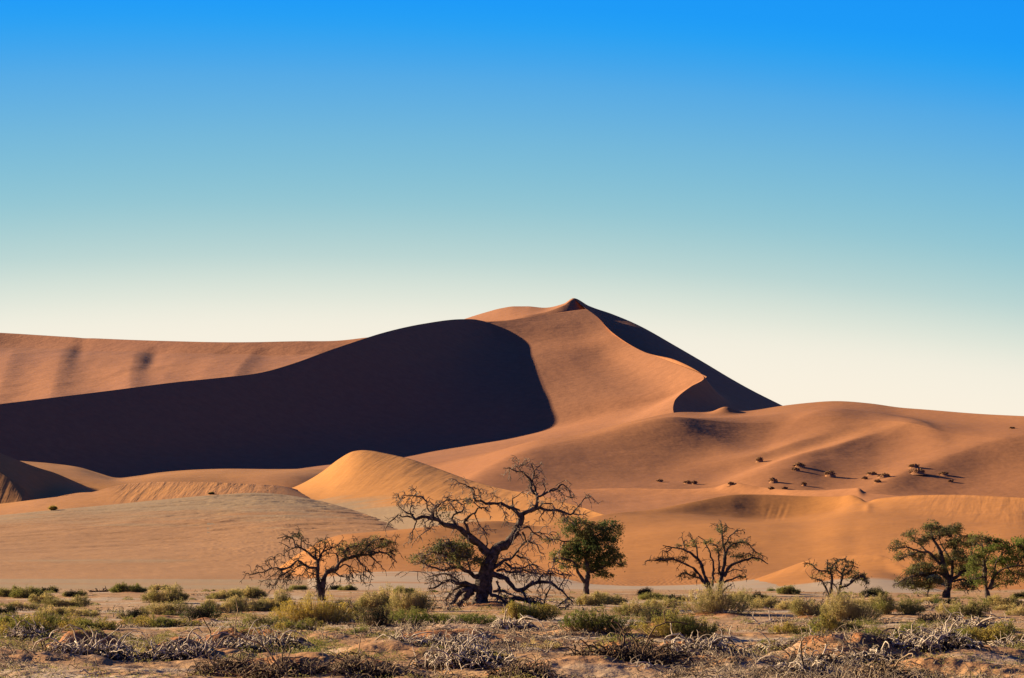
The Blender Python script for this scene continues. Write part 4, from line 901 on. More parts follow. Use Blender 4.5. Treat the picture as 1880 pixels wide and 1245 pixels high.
make_tree('green_tree', 'dense dark green leafy tree right behind the gnarled tree', 'tree', C6, 128.0, [
    ([(1492, 1045), (1490, 950), (1502, 870), (1490, 780), (1510, 700), (1540, 620)], 24, 8, 0.0), ([(1490, 950), (1440, 875), (1400, 795), (1330, 775), (1270, 770)], 14, 4, -0.2), ([(1500, 870), (1560, 800), (1620, 740), (1660, 700)], 12, 4, 0.2),
    ([(1492, 790), (1440, 700), (1420, 600), (1400, 530)], 10, 3, 0.2), ([(1520, 870), (1590, 840), (1680, 800), (1720, 820)], 8, 3, -0.2), ([(1540, 640), (1600, 590), (1650, 560)], 7, 3, -0.2), ([(1500, 860), (1560, 880), (1640, 900)], 6, 2, 0.1), ([(1420, 660), (1330, 650), (1240, 640)], 6, 2, -0.1)],
    [(1400, 530, 90, 50), (1350, 510, 50, 35), (1470, 560, 90, 60), (1560, 600, 110, 80), (1650, 560, 75, 55), (1690, 600, 40, 60), (1480, 690, 120, 80), (1400, 720, 110, 70), (1290, 765, 75, 50), (1340, 820, 60, 40), (1600, 690, 110, 80), (1640, 770, 90, 60), (1700, 790, 60, 50), (1745, 830, 30, 30),
     (1250, 640, 55, 28), (1560, 790, 110, 70), (1580, 860, 80, 45), (1640, 900, 35, 22), (1470, 800, 90, 50), (1330, 590, 40, 30), (1420, 620, 70, 50)],
    [L_dark, L_olive], M_bark, 13, twig=(0.5, 0.15, 1, 1.5), leaf=(0.14, 0.05), per_m3=26, per_clump=40, clump_r=0.27, rough=0.03, spread=0.5, minr=0.012)
make_tree('bare_tree', 'nearly bare tree with two diverging trunks right of the dense green tree', 'tree', C7, 126.0, [
    ([(602, 712), (580, 640), (545, 560), (520, 470), (480, 420), (400, 372), (320, 350), (230, 333)], 19, 3, 0.0), ([(590, 660), (540, 610), (510, 560), (470, 510), (400, 470), (330, 442), (200, 440), (100, 450)], 14, 3, -0.15),
    ([(605, 640), (612, 540), (602, 420), (570, 340), (530, 282), (500, 265)], 10, 3, 0.15), ([(495, 430), (480, 330), (440, 270), (420, 223)], 7, 2.5, 0.1), ([(400, 372), (390, 320), (370, 265)], 5, 2, 0.0), ([(300, 350), (260, 380), (230, 365)], 5, 2, -0.1),
    ([(662, 700), (668, 600), (688, 500), (700, 430), (692, 350), (680, 250), (668, 148)], 22, 3, 0.1), ([(672, 580), (650, 500), (655, 420), (640, 350), (600, 320)], 10, 3, -0.2), ([(690, 565), (740, 490), (820, 450), (890, 430), (960, 432), (1022, 472)], 14, 3, -0.2),
    ([(700, 425), (740, 340), (800, 310), (850, 310), (920, 368), (1000, 412)], 9, 3, 0.2), ([(695, 330), (750, 250), (800, 225), (826, 220)], 7, 2.5, 0.1), ([(735, 420), (830, 408), (880, 390)], 6, 2, -0.1), ([(690, 612), (770, 580), (862, 565)], 8, 2.5, -0.3), ([(525, 580), (440, 560), (370, 545), (335, 570)], 8, 2.5, 0.2), ([(680, 690), (720, 640), (752, 620)], 7, 3, -0.4), ([(700, 545), (760, 515), (862, 515)], 6, 2, 0.3), ([(680, 250), (640, 200), (650, 160)], 4, 2, 0.0), ([(680, 250), (710, 200), (700, 170)], 4, 2, 0.1)],
    [(300, 435, 130, 22), (180, 445, 60, 16), (430, 555, 85, 28), (640, 350, 55, 45), (760, 330, 60, 35), (830, 315, 60, 28), (790, 405, 90, 26), (930, 420, 70, 26), (800, 570, 60, 22), (680, 210, 35, 50), (380, 340, 60, 25), (580, 310, 40, 30), (470, 310, 30, 30)],
    [L_grey, L_olive], M_bark, 14, twig=(0.42, 0.14, 2, 7.0), leaf=(0.11, 0.045), per_m3=90, per_clump=12, clump_r=0.18, rough=0.035, spread=0.4, minr=0.011)
make_tree('small_bare_tree', 'small drooping bare tree beside the small sharp-crested dune', 'tree', C7, 126.0, [
    ([(1490, 712), (1495, 640), (1500, 560), (1472, 520), (1462, 438)], 15, 4, 0.0), ([(1490, 692), (1450, 640), (1412, 590), (1340, 570)], 9, 3, -0.2), ([(1472, 525), (1400, 520), (1350, 472), (1312, 470)], 8, 2.5, 0.2),
    ([(1545, 695), (1565, 630), (1582, 560), (1530, 500), (1545, 440)], 13, 3, 0.1), ([(1562, 650), (1620, 632), (1680, 590), (1740, 568), (1772, 622)], 10, 3, -0.2), ([(1582, 560), (1640, 520), (1660, 460), (1600, 455)], 7, 2.5, 0.2), ([(1500, 565), (1500, 500), (1560, 440), (1600, 430)], 7, 2.5, -0.2), ([(1640, 610), (1700, 550), (1752, 578), (1762, 650)], 7, 2.5, 0.2), ([(1580, 560), (1600, 490), (1660, 480), (1700, 490)], 6, 2.5, 0.0), ([(1545, 690), (1530, 640), (1500, 610)], 7, 3, 0.2)],
    [(1690, 570, 75, 45), (1740, 600, 35, 50), (1610, 520, 60, 40), (1400, 570, 55, 35), (1490, 520, 50, 50), (1560, 460, 60, 25), (1360, 480, 40, 20), (1640, 480, 50, 30)],
    [L_grey, L_olive], M_bark, 15, twig=(0.36, 0.35, 2, 8.5), leaf=(0.10, 0.045), per_m3=110, per_clump=11, clump_r=0.16, rough=0.03, spread=0.4, minr=0.011)
make_tree('acacia_tree', 'broad olive-green acacia with thick single trunk near the right edge', 'tree', C8, 117.0, [
    ([(925, 1100), (938, 1000), (958, 930), (950, 850), (905, 700), (872, 580), (820, 460), (782, 380), (760, 280)], 46, 5, 0.0), ([(955, 880), (1000, 760), (982, 640), (905, 520), (860, 420)], 22, 4, 0.2), ([(940, 850), (850, 780), (720, 805), (560, 830), (460, 860), (390, 905)], 20, 4, -0.2),
    ([(895, 700), (760, 582), (650, 540), (480, 512), (330, 518)], 18, 4, -0.1), ([(735, 565), (640, 480), (560, 420), (520, 370)], 10, 3, 0.2), ([(965, 870), (1080, 800), (1180, 700), (1210, 560), (1200, 440)], 20, 4, 0.1), ([(985, 880), (1120, 860), (1250, 920), (1310, 1000)], 13, 3, -0.2),
    ([(990, 700), (1010, 560), (1020, 440), (1042, 280)], 14, 4, -0.2), ([(640, 540), (560, 590), (450, 620)], 8, 3, 0.2), ([(560, 830), (560, 900), (590, 980)], 7, 3, -0.2), ([(870, 580), (960, 480), (1000, 400)], 9, 3, 0.2), ([(1150, 730), (1260, 700), (1320, 720)], 9, 3, 0.2), ([(820, 790), (760, 880), (750, 980)], 8, 3, -0.3), ([(1080, 850), (1120, 930), (1170, 990)], 7, 3, -0.3), ([(820, 740), (760, 700), (640, 700), (540, 740)], 9, 3, 0.2)],
    [(760, 290, 95, 55), (800, 240, 60, 25), (1040, 300, 80, 55), (900, 340, 120, 55), (730, 390, 90, 50), (540, 380, 75, 50), (580, 340, 30, 25), (400, 485, 80, 45), (340, 520, 40, 25), (500, 570, 80, 40), (680, 440, 70, 40), (1000, 470, 100, 70), (1170, 430, 90, 75), (1080, 590, 110, 70), (680, 720, 120, 65), (560, 760, 90, 45), (470, 870, 100, 45), (640, 870, 110, 50), (800, 870, 100, 50), (540, 940, 60, 35),
     (1100, 760, 120, 65), (1190, 870, 100, 50), (960, 640, 80, 70), (1250, 700, 70, 90), (820, 620, 90, 55), (1210, 960, 60, 25), (760, 930, 60, 30), (880, 740, 80, 50), (1020, 860, 50, 30), (450, 905, 90, 35), (690, 925, 110, 38), (1120, 930, 110, 40), (880, 880, 60, 30), (420, 600, 70, 40), (620, 600, 90, 50), (1120, 680, 90, 60), (1290, 830, 60, 50)],
    [L_olive, L_grey], M_bark, 16, twig=(0.45, 0.22, 2, 5.0), leaf=(0.115, 0.036), per_m3=150, per_clump=27, clump_r=0.21, rough=0.04, spread=0.8, minr=0.011)
make_tree('forked_tree', 'tall-trunked forked tree with bright green foliage cut by the right edge', 'tree', C8, 99.0, [
    ([(1380, 1155), (1385, 1000), (1368, 930), (1352, 830), (1350, 720), (1340, 600), (1330, 480)], 36, 8, 0.0), ([(1395, 960), (1425, 880), (1450, 760), (1500, 640), (1560, 540)], 16, 4, 0.2), ([(1410, 960), (1445, 880), (1460, 800), (1560, 740), (1700, 700), (1830, 690)], 15, 4, -0.2), ([(1350, 720), (1260, 640), (1200, 560)], 11, 3, -0.2), ([(1500, 640), (1600, 520), (1720, 470)], 9, 3, 0.1),
    ([(1420, 960), (1500, 910), (1600, 905)], 10, 3, 0.1), ([(1350, 700), (1400, 580), (1420, 470)], 10, 3, 0.2), ([(1700, 700), (1780, 600), (1860, 540)], 8, 3, 0.1), ([(1600, 730), (1680, 790), (1740, 810)], 7, 3, -0.1), ([(1350, 800), (1280, 840), (1200, 860)], 8, 3, 0.1)],
    [(1320, 390, 90, 45), (1240, 430, 70, 45), (1400, 470, 110, 70), (1300, 560, 100, 80), (1460, 540, 90, 60), (1550, 460, 80, 45), (1650, 510, 80, 60), (1720, 460, 70, 50), (1790, 430, 70, 45), (1640, 600, 120, 60), (1540, 640, 90, 50), (1560, 700, 90, 45), (1700, 680, 90, 50), (1780, 560, 80, 70), (1860, 500, 80, 70), (1900, 620, 90, 80), (1800, 720, 90, 55), (1880, 760, 70, 50), (1620, 790, 90, 38), (1730, 800, 80, 35), (1420, 640, 80, 60), (1230, 660, 70, 60), (1280, 760, 60, 50), (1510, 905, 70, 28), (1590, 890, 35, 20), (1240, 830, 60, 40), (1300, 880, 80, 35), (1490, 810, 100, 50), (1380, 740, 90, 60), (1660, 860, 90, 35), (1800, 830, 100, 50), (1200, 760, 60, 60)],
    [L_fresh, L_olive], M_bark, 17, twig=(0.45, 0.15, 2, 3.0), leaf=(0.115, 0.038), per_m3=120, per_clump=32, clump_r=0.22, rough=0.03, spread=0.7, minr=0.010)

# ------------------------------------------------------------------ shrubs of the flat, each its own
NAMES = {'bush': ('bush', 'bush', 'pale rounded bushes of the flat'), 'mat': ('low_shrub', 'shrub', 'low green shrubs of the flat'), 'dark': ('dark_shrub', 'shrub', 'dark shrubs of the flat'),
         'dead': ('dead_shrub', 'dead shrub', 'dead bleached shrubs of the flat'), 'log': ('fallen_branch', 'branch', 'fallen branches on the flat'), 'tuft': ('grass_tuft', 'tuft', 'small tufts on the flat')}
def shrub(kind, px, py, w, h, label, seed):
    rs = np.random.RandomState(seed)
    X, Y = flat_xy(px, py); gz = ground_z(X, Y)
    for _ in range(3):                                         # slide along the bearing until the foot lies on the real ground
        Y = (H - gz) * F / (py - HY); X = (px - CX) / F * Y; gz = 0.5 * gz + 0.5 * ground_z(X, Y)
    gz = ground_z(X, Y)
    if kind == 'dead': w, h = w * 1.22, h * 1.0
    W, Hh = w * Y / F, h * Y / F; pxm = Y / F * 1.84            # metres covered by one picture pixel
    name, cat, grp = NAMES[kind]
    def gl(x, y): return ground_z(X + x, Y + y) - gz
    def glv(x, y): return ground_parts(X + x, Y + y)[0] - gz
    if kind in ('dead', 'log'):
        D = min(0.45 * W, 0.9); T_ = Tubes(); mat = M_brown if 'black' in label else (M_rust if 'brown' in label else M_bone)
        if kind == 'dead':
            n = int(130 + 150 * W); a = rs.uniform(0, 2 * math.pi, n); q = np.sqrt(rs.uniform(size=n))
            nb = 6; bx, by, bw = rs.uniform(-.45, .45, nb) * W, rs.uniform(-.6, .6, nb) * D, rs.uniform(.10, .28, nb) * W   # the stems stand in bunches
            pick = rs.randint(0, nb, n); own = rs.uniform(size=n) < 0.65
            x = np.where(own, bx[pick] + rs.normal(size=n) * bw[pick] * .5, np.cos(a) * q * W * .52)
            y = np.where(own, by[pick] + rs.normal(size=n) * bw[pick] * .5, np.sin(a) * q * D)
            y = np.clip(y, -D, D)
            x = np.clip(x, -.58 * W, .58 * W)
            e = np.sqrt(np.clip(1 - (x / (.6 * W)) ** 2, 0.05, 1)); z = glv(x, y)
            L = np.clip(rs.lognormal(-1.15, .45, n), .10, .95) * (0.45 + 0.75 * Hh) * e * 1.15
            big = rs.uniform(size=n) < .10; L = L * np.where(big, 1.7, 1.0)
            d = np.stack([x / W * 1.2 + rs.normal(size=n) * .7, rs.normal(size=n) * .7 - .1, rs.uniform(.2, 1.35, n)], 1); d /= np.linalg.norm(d, axis=1)[:, None]
            lift = np.maximum(0, rs.uniform(-.25, .45, n)) * Hh * e                 # dead stems lie on one another
            pts = walk(rs, np.stack([x, y, z - .03 + lift], 1), d, L, 7, 0.33, -.50)
            pts[:, :, 2] = np.maximum(pts[:, :, 2], (z - .05)[:, None])
            r = rs.uniform(.45, 1.0, n) * max(pxm * 0.85, 0.016) * (0.72 if mat is M_rust else 1.0) * np.where(big, 1.35, 1.0)
            shade_dark = (lift < .12 * Hh) & (rs.uniform(size=n) < .5); O_ = Tubes()
            O_.batch(pts[shade_dark], r[shade_dark][:, None] * np.linspace(1.25, .6, 8)[None], 4); T_.batch(pts[~shade_dark], r[~shade_dark][:, None] * np.linspace(1.15, .5, 8)[None], 4)
            no = int(n * .65); xo = np.clip(rs.normal(size=no) * W * .24, -.5 * W, .5 * W); yo = np.clip(rs.normal(size=no), -1.6, 1.6) * D * .45; zo = glv(xo, yo)   # dark stems piled underneath, their colour standing in for inner shade
            do = np.stack([rs.normal(size=no), rs.normal(size=no), rs.uniform(-.1, .8, no)], 1); do /= np.linalg.norm(do, axis=1)[:, None]
            po = walk(rs, np.stack([xo, yo, zo + rs.uniform(-.02, .30, no) * Hh], 1), do, rs.uniform(.12, .40, no), 5, .4, -.4); po[:, :, 2] = np.maximum(po[:, :, 2], (zo - .03)[:, None])
            O_.batch(po, (rs.uniform(.6, 1.2, no) * max(pxm * .7, .014))[:, None] * np.linspace(1.1, .6, 6)[None], 3)
            sel = rs.uniform(size=n) < .8; k = rs.randint(2, 6, n)[sel]; b = pts[sel][np.arange(sel.sum()), k]
            dd = rs.normal(size=(len(b), 3)); dd[:, 2] = np.abs(dd[:, 2]); dd /= np.linalg.norm(dd, axis=1)[:, None]
            T_.batch(walk(rs, b, dd, L[sel] * .42, 3, .3, -.1), (r[sel] * .7)[:, None] * np.linspace(1, .5, 4)[None], 3)
            for TT in (T_, O_, O_):                            # runners along the sand tie the bunches together
                xr = np.linspace(-.54, .54, 14) * W; yr = rs.normal() * .15 * D + rs.normal(size=14) * .05
                TT.add(np.stack([xr, yr, glv(xr, yr) + np.abs(rs.normal(size=14)) * .05], 1), np.full(14, max(pxm * .6, .013)), 5)
            for _ in range(int(4 + 3 * W)):                    # a few long arching stems
                a1 = rs.uniform(0, 2 * math.pi); x1, y1 = math.cos(a1) * W * .3 * rs.uniform(), math.sin(a1) * D * .5 * rs.uniform(); z1 = gl(x1, y1)
                sgn = rs.choice([-1, 1]); L1 = rs.uniform(0.3, 0.7) * min(W * .45, 0.8); hh = max(Hh * rs.uniform(.35, .8), .12)
                s_ = np.linspace(0, 1, 10)
                p1 = np.stack([x1 + sgn * L1 * s_, y1 + rs.normal() * .25 * s_, z1 + hh * 4 * s_ * (1 - s_) * .8 - 0.03], 1) + rs.normal(size=(10, 3)) * 0.022
                r1 = max(pxm * .62, .013); T_.add(p1, np.linspace(r1 * 1.3, r1 * .6, 10), 5)
            root = bpy.data.objects.new(name, None); COL.objects.link(root); root.location = (X, Y, gz)
            root['label'] = label; root['category'] = cat; root['group'] = grp
            link('stems', T_.mesh('stems', mat), root); link('shade_stems', O_.mesh('shade_stems', M_shade), root, label='dark stems underneath, coloured as the shade inside the tangle'); return
        else:
            upright = h > w * 0.5
            if not upright:
                xr = np.linspace(-.5, .5, 12) * W; yr = rs.normal(size=12) * .05; T_.add(np.stack([xr, yr, glv(xr, yr) + .03 + np.abs(rs.normal(size=12)) * .03], 1), np.linspace(max(pxm * .6, .015), max(pxm * .3, .008), 12), 5)
            for _ in range(int((2 if 'single' in label else 6) + W * (1 if 'single' in label else 9))):
                x, y = rs.uniform(-.45, .45) * W, rs.normal() * 0.18; z = gl(x, y)
                d = np.array([[rs.choice([-1, 1]) * (rs.uniform(.15, .6) if upright else 1), rs.normal() * .3, rs.uniform(.8, 1.2) if upright else rs.uniform(0.0, .6)]]); d /= np.linalg.norm(d)
                L = np.array([Hh * rs.uniform(.5, 1.1) if upright else W * rs.uniform(.2, .55)])
                pts = walk(rs, np.array([[x * (0.4 if upright else 1), y, z - .03]]), d, L, 8, .24, -.12)[0]; pts[:, 2] = np.maximum(pts[:, 2], z - .02)
                r = max(pxm * .55, .012); T_.add(pts, np.linspace(r * 1.3, r * .5, 9), 5)
                b = pts[rs.randint(2, 8, 4)]; dd = d + rs.normal(size=(4, 3)) * .8; dd /= np.linalg.norm(dd, axis=1)[:, None]
                T_.batch(walk(rs, b, dd, np.full(4, L[0] * .35), 4, .3, 0), np.tile(np.linspace(r * .7, r * .4, 5), (4, 1)), 4)
        o = link(name, T_.mesh(name, mat), None, label=label, category=cat, group=grp); o.location = (X, Y, gz); return
    root = bpy.data.objects.new(name, None); COL.objects.link(root); root.location = (X, Y, gz)
    root['label'] = label; root['category'] = cat; root['group'] = grp
    st, lv = Tubes(), Leaves(); D = W * rs.uniform(0.36, 0.5)
    lumps = [(rs.uniform(-.55, .55), rs.uniform(-.5, .5), rs.uniform(.45, 1.0)) for _ in range(7)]
    ls = max(pxm * 1.08, 0.03)
    W *= 1.22 if kind in ('dark', 'tuft') else 1.38; Hh *= 1.2 if kind != 'mat' else 1.5
    n = int(np.clip(W * Hh * 230, 70, 340)) if kind != 'tuft' else 36
    if 'golden' in label and kind == 'bush': n = 480
    a = rs.uniform(0, 2 * math.pi, n); q = rs.uniform(size=n) ** 0.55; tx, ty = np.cos(a) * q, np.sin(a) * q
    prof = np.sqrt(np.maximum(0, 1 - q * q))
    lump = np.max([s_ * np.exp(-((tx - lx) ** 2 + (ty - ly) ** 2) / 0.16) for lx, ly, s_ in lumps], axis=0)
    top = Hh * (0.28 + 0.80 * prof * (0.28 + 0.72 * lump)) if kind != 'mat' else Hh * (0.30 + 0.70 * prof * (0.5 + 0.5 * lump))
    nlb = rs.randint(2, 5) if W > .5 else 2                    # a shrub is several uneven crowns grown into one another
    lx = np.linspace(-.26, .26, nlb) * W + rs.normal(size=nlb) * .05 * W; ly = rs.uniform(-.35, .35, nlb) * D; lw = rs.uniform(.55, .85, nlb); lh = rs.uniform(.6, 1.0, nlb); lh[rs.randint(nlb)] = 1.08
    own = rs.randint(0, nlb, n); top = top * lh[own]
    x1, y1 = lx[own] + tx * W * .5 * lw[own], ly[own] + ty * D * (lw[own] + .15)
    b = np.stack([lx[own] * .8 + (x1 - lx[own]) * rs.uniform(.1, .5, n), ly[own] * .8 + (y1 - ly[own]) * rs.uniform(.1, .5, n), np.zeros(n)], 1); b[:, 2] = glv(b[:, 0], b[:, 1]) - .03
    ge = glv(x1, y1); e = np.stack([x1, y1, np.maximum(ge * .6 + top, ge + .04)], 1)
    m = (b + e) / 2 + np.stack([x1 * .12, y1 * .12, np.full(n, -.05 * Hh)], 1) + rs.normal(size=(n, 3)) * .03
    s5 = np.linspace(0, 1, 5)[None, :, None]
    st.batch((1 - s5) ** 2 * b[:, None] + 2 * s5 * (1 - s5) * m[:, None] + s5 * s5 * e[:, None], np.tile(np.linspace(.007, .004, 5), (n, 1)), 3)
    xr = np.linspace(-.5, .5, 12) * W; yr = rs.normal(size=12) * .06 * D     # a woody runner along the sand joins them
    st.add(np.stack([xr, yr, glv(xr, yr) + .015], 1), np.full(12, .011), 4)
    bare = rs.randint(0, n, n // 12)                            # some stems are dead and stick out bare
    st.batch(walk(rs, e[bare], (e - b)[bare] / np.linalg.norm((e - b)[bare], axis=1)[:, None], rs.uniform(.06, .22, len(bare)) * max(Hh, .3) * 1.3, 4, .3, -.1), np.tile(np.linspace(max(.005, pxm * .18), .004, 5), (len(bare), 1)), 3)
    k = 50 if kind != 'tuft' else 30
    f = rs.uniform(.42, 1.05, size=(n, 7, 1)) ** .8; f = np.repeat(f, k // 7 + 1, 1)
    c = (1 - f) ** 2 * b[:, None] + 2 * f * (1 - f) * m[:, None] + f * f * e[:, None]
    c = (c + rs.normal(size=c.shape) * ls * 0.95)[rs.uniform(size=n) > .14].reshape(-1, 3); c = c[rs.uniform(size=len(c)) < 0.86]
    wide = (.34, .58) if kind != 'mat' else (.55, .85)
    lv.add(c, ls * rs.uniform(.7, 1.25, len(c)), ls * rs.uniform(wide[0], wide[1], len(c)))
    t = label
    if kind == 'dark': mats = [L_night, L_sage] if rs.uniform() < .5 else [L_night, L_dark]
    elif kind == 'mat': mats = [L_gold, L_mat] if 'gold' in t or 'brown' in t else ([L_mat, L_fresh] if 'bright' in t or 'fresh' in t else [L_mat, L_gold])
    elif kind == 'tuft': mats = [L_fresh] if 'green' in t else [L_straw]
    else: mats = [L_yell, L_yell] if 'golden' in t else ([L_straw, L_sage] if ('pale' in t or 'straw' in t) else [L_sage, L_mat])
    link('stems', st.mesh('stems', M_straw if kind in ('bush', 'tuft') else M_brown), root)
    link('foliage', lv.mesh('foliage', mats, rs, 0.5), root)
for i, (kind, px, py, w, h, md, lab) in enumerate(PLANTS):
    shrub(kind, px, py, w, h, lab, 1000 + i * 7)
# ------------------------------------------------------------------ plants on the dunes
def clump_mesh(rs, W, Hh):
    T_, lv = Tubes(), Leaves()
    for _ in range(45):
        a = rs.uniform(0, 6.28); q = math.sqrt(rs.uniform()); x, y = math.cos(a) * q * W * .5, math.sin(a) * q * W * .4
        top = Hh * (0.25 + .50 * math.sqrt(max(0, 1 - q * q))) * rs.uniform(.6, 1.1)
        b = np.array([x * .5, y * .5, -0.5]); e = np.array([x, y, top]); T_.add(np.array([b, (b + e) / 2 + rs.normal(size=3) * .1, e]), [.10, .08, .05], 4)
        k = rs.randint(10, 20); lv.add(e + rs.normal(size=(k, 3)) * np.array([.28, .28, .16]) * (W / 6), .40, .24)
    return T_, lv
def knoll(rs, W, Hh):
    """the sand heap a dune plant gathers, with a tail to the lee"""
    n, m = 34, 40; r = np.linspace(0, 1, n); a = np.linspace(0, 2 * math.pi, m)
    R, A = np.meshgrid(r, a, indexing='ij')
    x = np.cos(A) * R * W * .62; y = np.sin(A) * R * W * .55
    z = Hh * .80 * np.exp(-(R * 1.75) ** 2.2) * (1 + .25 * vnoise(np.cos(A) * 2 + 5, np.sin(A) * 2 + R * 3, 5)) - 0.6 * R - .12
    return np.stack([x, y, z], -1)
DUNE_PLANTS = [
 (1395, 848, 18, 11, 'bushy sand hummock highest on the left of the rolling dune'),
 (1468, 857, 26, 9, 'flat-topped bushy hummock, upper of two close together on the rolling dune'),
 (1461, 864, 18, 7, 'small bushy hummock just below a flat-topped one on the rolling dune'),
 (1524, 875, 26, 14, 'round bushy hummock with the longest shadow in the middle of the rolling dune'),
 (1420, 886, 20, 11, 'spiky bushy hummock above the pale pointed tip of the bench'),
 (1476, 892, 12, 9, 'small rounded hummock with a thin shadow right of the spiky one'),
 (1416, 898, 14, 5, 'tiny flat hummock, left of a low pair near the bench'),
 (1441, 898, 14, 5, 'tiny flat hummock, right of a low pair near the bench'),
 (1212, 885, 16, 6, 'tiny dark hummock farthest left on the rolling dune foot'),
 (1262, 888, 20, 7, 'low hummock touching a darker one on the rolling dune foot'),
 (1275, 889, 14, 8, 'darker rounded hummock beside a low one on the rolling dune foot'),
 (1342, 890, 14, 6, 'small hummock behind the pale pointed tip of the bench'),
 (1600, 872, 24, 7, 'ragged low hummock at the upper left of the crumbled patch'),
 (1588, 880, 14, 6, 'little hummock at the lower left of the crumbled patch'),
 (1622, 877, 28, 10, 'ragged hummock in the middle of the crumbled patch'),
 (1611, 886, 16, 7, 'dark-shaded hummock at the foot of the crumbled patch'),
 (1679, 859, 26, 9, 'dark-topped hummock, upper of the largest cluster on the right'),
 (1684, 870, 34, 12, 'largest ragged hummock with black shade on the right of the rolling dune'),
 (1733, 872, 22, 7, 'flat hummock right of the largest ragged hummock'),
 (1746, 885, 14, 5, 'small dark flat hummock lowest on the right of the rolling dune'),
 (1858, 787, 12, 4, 'tiny dark hummock high near the right edge on the rolling dune'),
]
M_hum = sand('hummock_sand', (0.33, 0.15, 0.065, 1), (0.30, 0.14, 0.062, 1), 10, bumps=((1.5, .1),))
L_hum = plain_mat('hummock_leaf', (0.34, 0.20, 0.09, 1), (0.20, 0.12, 0.055, 1), 0.8)
L_brown = plain_mat('dead_leaf', (0.16, 0.11, 0.06, 1), (0.07, 0.05, 0.03, 1), 1.2)
names = [o.name for o in COL.objects if o.get('kind') == 'structure']
iMid, iBench, iLow1, iPlain, iGreat, iGold = (names.index(n) for n in ('rolling_dune', 'dune_bench', 'slipface_dune', 'sand_sheet', 'great_dune', 'golden_dune'))
for i, (px, py, w, h, lab) in enumerate(DUNE_PLANTS):
    p = land(px, py, (iMid, iBench))
    if p is None: print('no ground', lab); continue
    rs = np.random.RandomState(400 + i); W, Hh = w * p.y / F, h * p.y / F
    root = bpy.data.objects.new('hummock_shrub', None); COL.objects.link(root); root.location = p
    root['label'] = lab; root['category'] = 'hummock'; root['group'] = 'bushy hummocks on the rolling dune'
    g_ = knoll(rs, W, Hh); fc = grid_faces(*g_.shape[:2])
    link('sand_heap', mesh_from('sand_heap', g_.reshape(-1, 3), fc, np.full(len(fc), 4), [M_hum]), root)
    T_, lv = clump_mesh(rs, W * .8, Hh)
    link('stems', T_.mesh('stems', M_brown), root); link('foliage', lv.mesh('foliage', [L_hum], rs), root)
for px, py, w, h, lab, mats in ((97, 937, 19, 9, 'lone yellow-green bush at the foot of the low orange slip face on the left', [L_yell, L_gold]), (388, 907.5, 12, 3.5, 'small flat shrub on the upper edge of the sand sheet', [L_sage, L_night])):
    p = land(px, py, (iPlain, iLow1)); rs = np.random.RandomState(77); W, Hh = w * p.y / F, h * p.y / F
    root = bpy.data.objects.new('desert_bush', None); COL.objects.link(root); root.location = p; root['label'] = lab; root['category'] = 'bush'
    st, lv = Tubes(), Leaves()
    for _ in range(120):
        a = rs.uniform(0, 6.28); q = math.sqrt(rs.uniform()); e = np.array([math.cos(a) * q * W * .5, math.sin(a) * q * W * .4, Hh * (.3 + .7 * math.sqrt(max(0, 1 - q * q))) * rs.uniform(.7, 1.05)])
        st.add(np.array([[e[0] * .3, e[1] * .3, -.1], e * .7, e]), [.05, .04, .02], 3); k = rs.randint(6, 12); lv.add(e * rs.uniform(.5, 1, (k, 1)) + rs.normal(size=(k, 3)) * .12, .28, .14)
    link('stems', st.mesh('stems', M_brown), root); link('foliage', lv.mesh('foliage', mats, rs), root)

# ------------------------------------------------------------------ litter nobody could count: broken twigs, dry stalks and clods over the flat
rs = np.random.RandomState(9); T_, lv = Tubes(), Leaves()
def scatter(n, lo):
    py = 1079 + 190 * rs.uniform(size=n) ** 0.75; px = rs.uniform(-140, 2020, n); y = H * F / (py - HY); x = (px - CX) / F * y
    keep = fbm(x / 4, y / 6, 3, 71) + rs.uniform(-.3, .3, n) > lo
    return x[keep], y[keep]
x, y = scatter(6500, 0.0); z = ground_parts(x, y)[0]; n = len(x); pm = y / F * 1.84
d = np.stack([rs.normal(size=n), rs.normal(size=n), rs.uniform(-.05, .9, n)], 1); d /= np.linalg.norm(d, axis=1)[:, None]
pts = walk(rs, np.stack([x, y, z - .01], 1), d, rs.uniform(.08, .40, n), 5, .35, -.3); pts[:, :, 2] = np.maximum(pts[:, :, 2], (z - .01)[:, None])
T_.batch(pts, np.maximum(.006, pm * .36 * rs.uniform(.6, 1.2, n))[:, None] * np.linspace(1, .5, 6)[None], 3)
x, y = scatter(3500, 0.05); z = ground_parts(x, y)[0]
for xx, yy, zz in zip(x, y, z):
    pm = yy / F * 1.84; k = rs.randint(6, 30); s_ = rs.uniform(.05, .17)
    off = rs.normal(size=(k, 3)) * np.array([s_, s_, s_ * .35]); off[:, 2] = np.abs(off[:, 2])
    lv.add(np.array([xx, yy, zz]) + off, max(.045, pm * 1.1), max(.016, pm * .5))
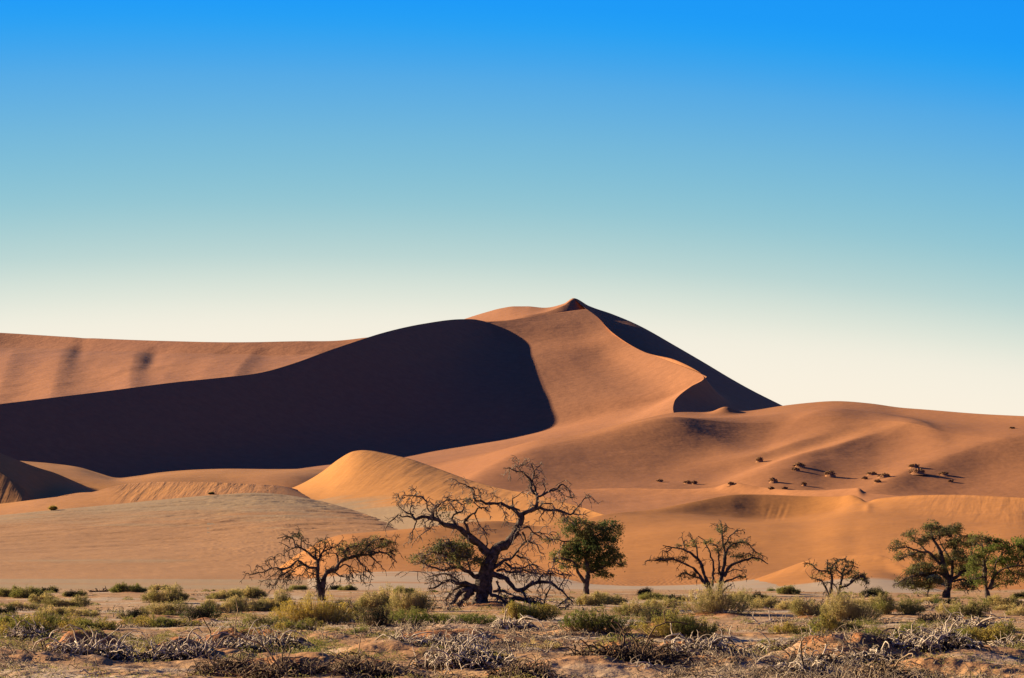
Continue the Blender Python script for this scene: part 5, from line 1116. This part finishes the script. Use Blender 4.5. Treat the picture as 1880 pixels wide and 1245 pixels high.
# low dry scrub between the named shrubs: a carpet of small crooked stems
S_ = Tubes(); S_.mat = None
py = 1096 + 164 * rs.uniform(size=1900) ** 0.8; px = rs.uniform(-140, 2020, 1900); y0 = H * F / (py - HY); x0 = (px - CX) / F * y0
keep = fbm(x0 / 5, y0 / 6, 3, 75) + rs.uniform(-.25, .25, 1900) > 0.0; x0, y0 = x0[keep], y0[keep]
for cx_, cy_ in zip(x0, y0):
    n = rs.randint(14, 50); sp = rs.uniform(.15, .5); x = cx_ + rs.normal(size=n) * sp; y = cy_ + rs.normal(size=n) * sp * .8; z = ground_parts(x, y)[0]; pm = cy_ / F * 1.84
    d = rs.normal(size=(n, 3)); d[:, 2] = rs.uniform(.1, 1.3, n); d /= np.linalg.norm(d, axis=1)[:, None]
    pts = walk(rs, np.stack([x, y, z - .02], 1), d, rs.uniform(.12, .42, n) * rs.uniform(.7, 1.2), 6, .42, -.5); pts[:, :, 2] = np.maximum(pts[:, :, 2], (z - .02)[:, None])
    S_.batch(pts, (np.maximum(.010, pm * .62) * rs.uniform(.5, 1.1, n))[:, None] * np.linspace(1.1, .5, 7)[None], 3)
link('dry_scrub', S_.mesh('dry_scrub', plain_mat('scrub_stem', (0.38, 0.29, 0.19, 1), (0.045, 0.032, 0.022, 1), 0.9)), None, kind='stuff', label='low carpet of dry scrub stems over the near flat')
# ground-hugging cushions of small leaves
C_ = Leaves(); n = 1000
py = 1083 + 130 * rs.uniform(size=n) ** 0.85; px = rs.uniform(-140, 2020, n); y0 = H * F / (py - HY); x0 = (px - CX) / F * y0
keep = fbm(x0 / 9, y0 / 8, 3, 79) + rs.uniform(-.3, .3, n) > 0.0; x0, y0 = x0[keep], y0[keep]
for cx_, cy_ in zip(x0, y0):
    pm = cy_ / F * 1.84; w_ = rs.uniform(.15, .5); k = int(120 + 260 * w_); a = rs.uniform(0, 6.28, k); q = np.sqrt(rs.uniform(size=k))
    x = cx_ + np.cos(a) * q * w_; y = cy_ + np.sin(a) * q * w_ * .8; z = ground_parts(x, y)[0] + rs.uniform(.3, 1, k) * (1 - q * q) * w_ * .55
    C_.add(np.stack([x, y, z], 1), max(.035, pm * .9), max(.02, pm * .6))
link('leafy_ground_cover', C_.mesh('leafy_ground_cover', [L_sage, L_mat], rs, .4), None, kind='stuff', label='patchy low leafy ground cover over the flat')
link('twig_litter', T_.mesh('twig_litter', plain_mat('litter_twig', (0.28, 0.205, 0.135, 1), (0.07, 0.05, 0.033, 1), 1.1)), None, kind='stuff', label='broken dry twigs scattered over the sandy flat')
link('dry_stubble', lv.mesh('dry_stubble', [L_sage, L_brown], rs, .4), None, kind='stuff', label='sparse dry stubble of tiny plants over the sandy flat')
print('objects', len(COL.objects), 'polys', sum(len(o.data.polygons) for o in COL.objects if o.type == 'MESH'))
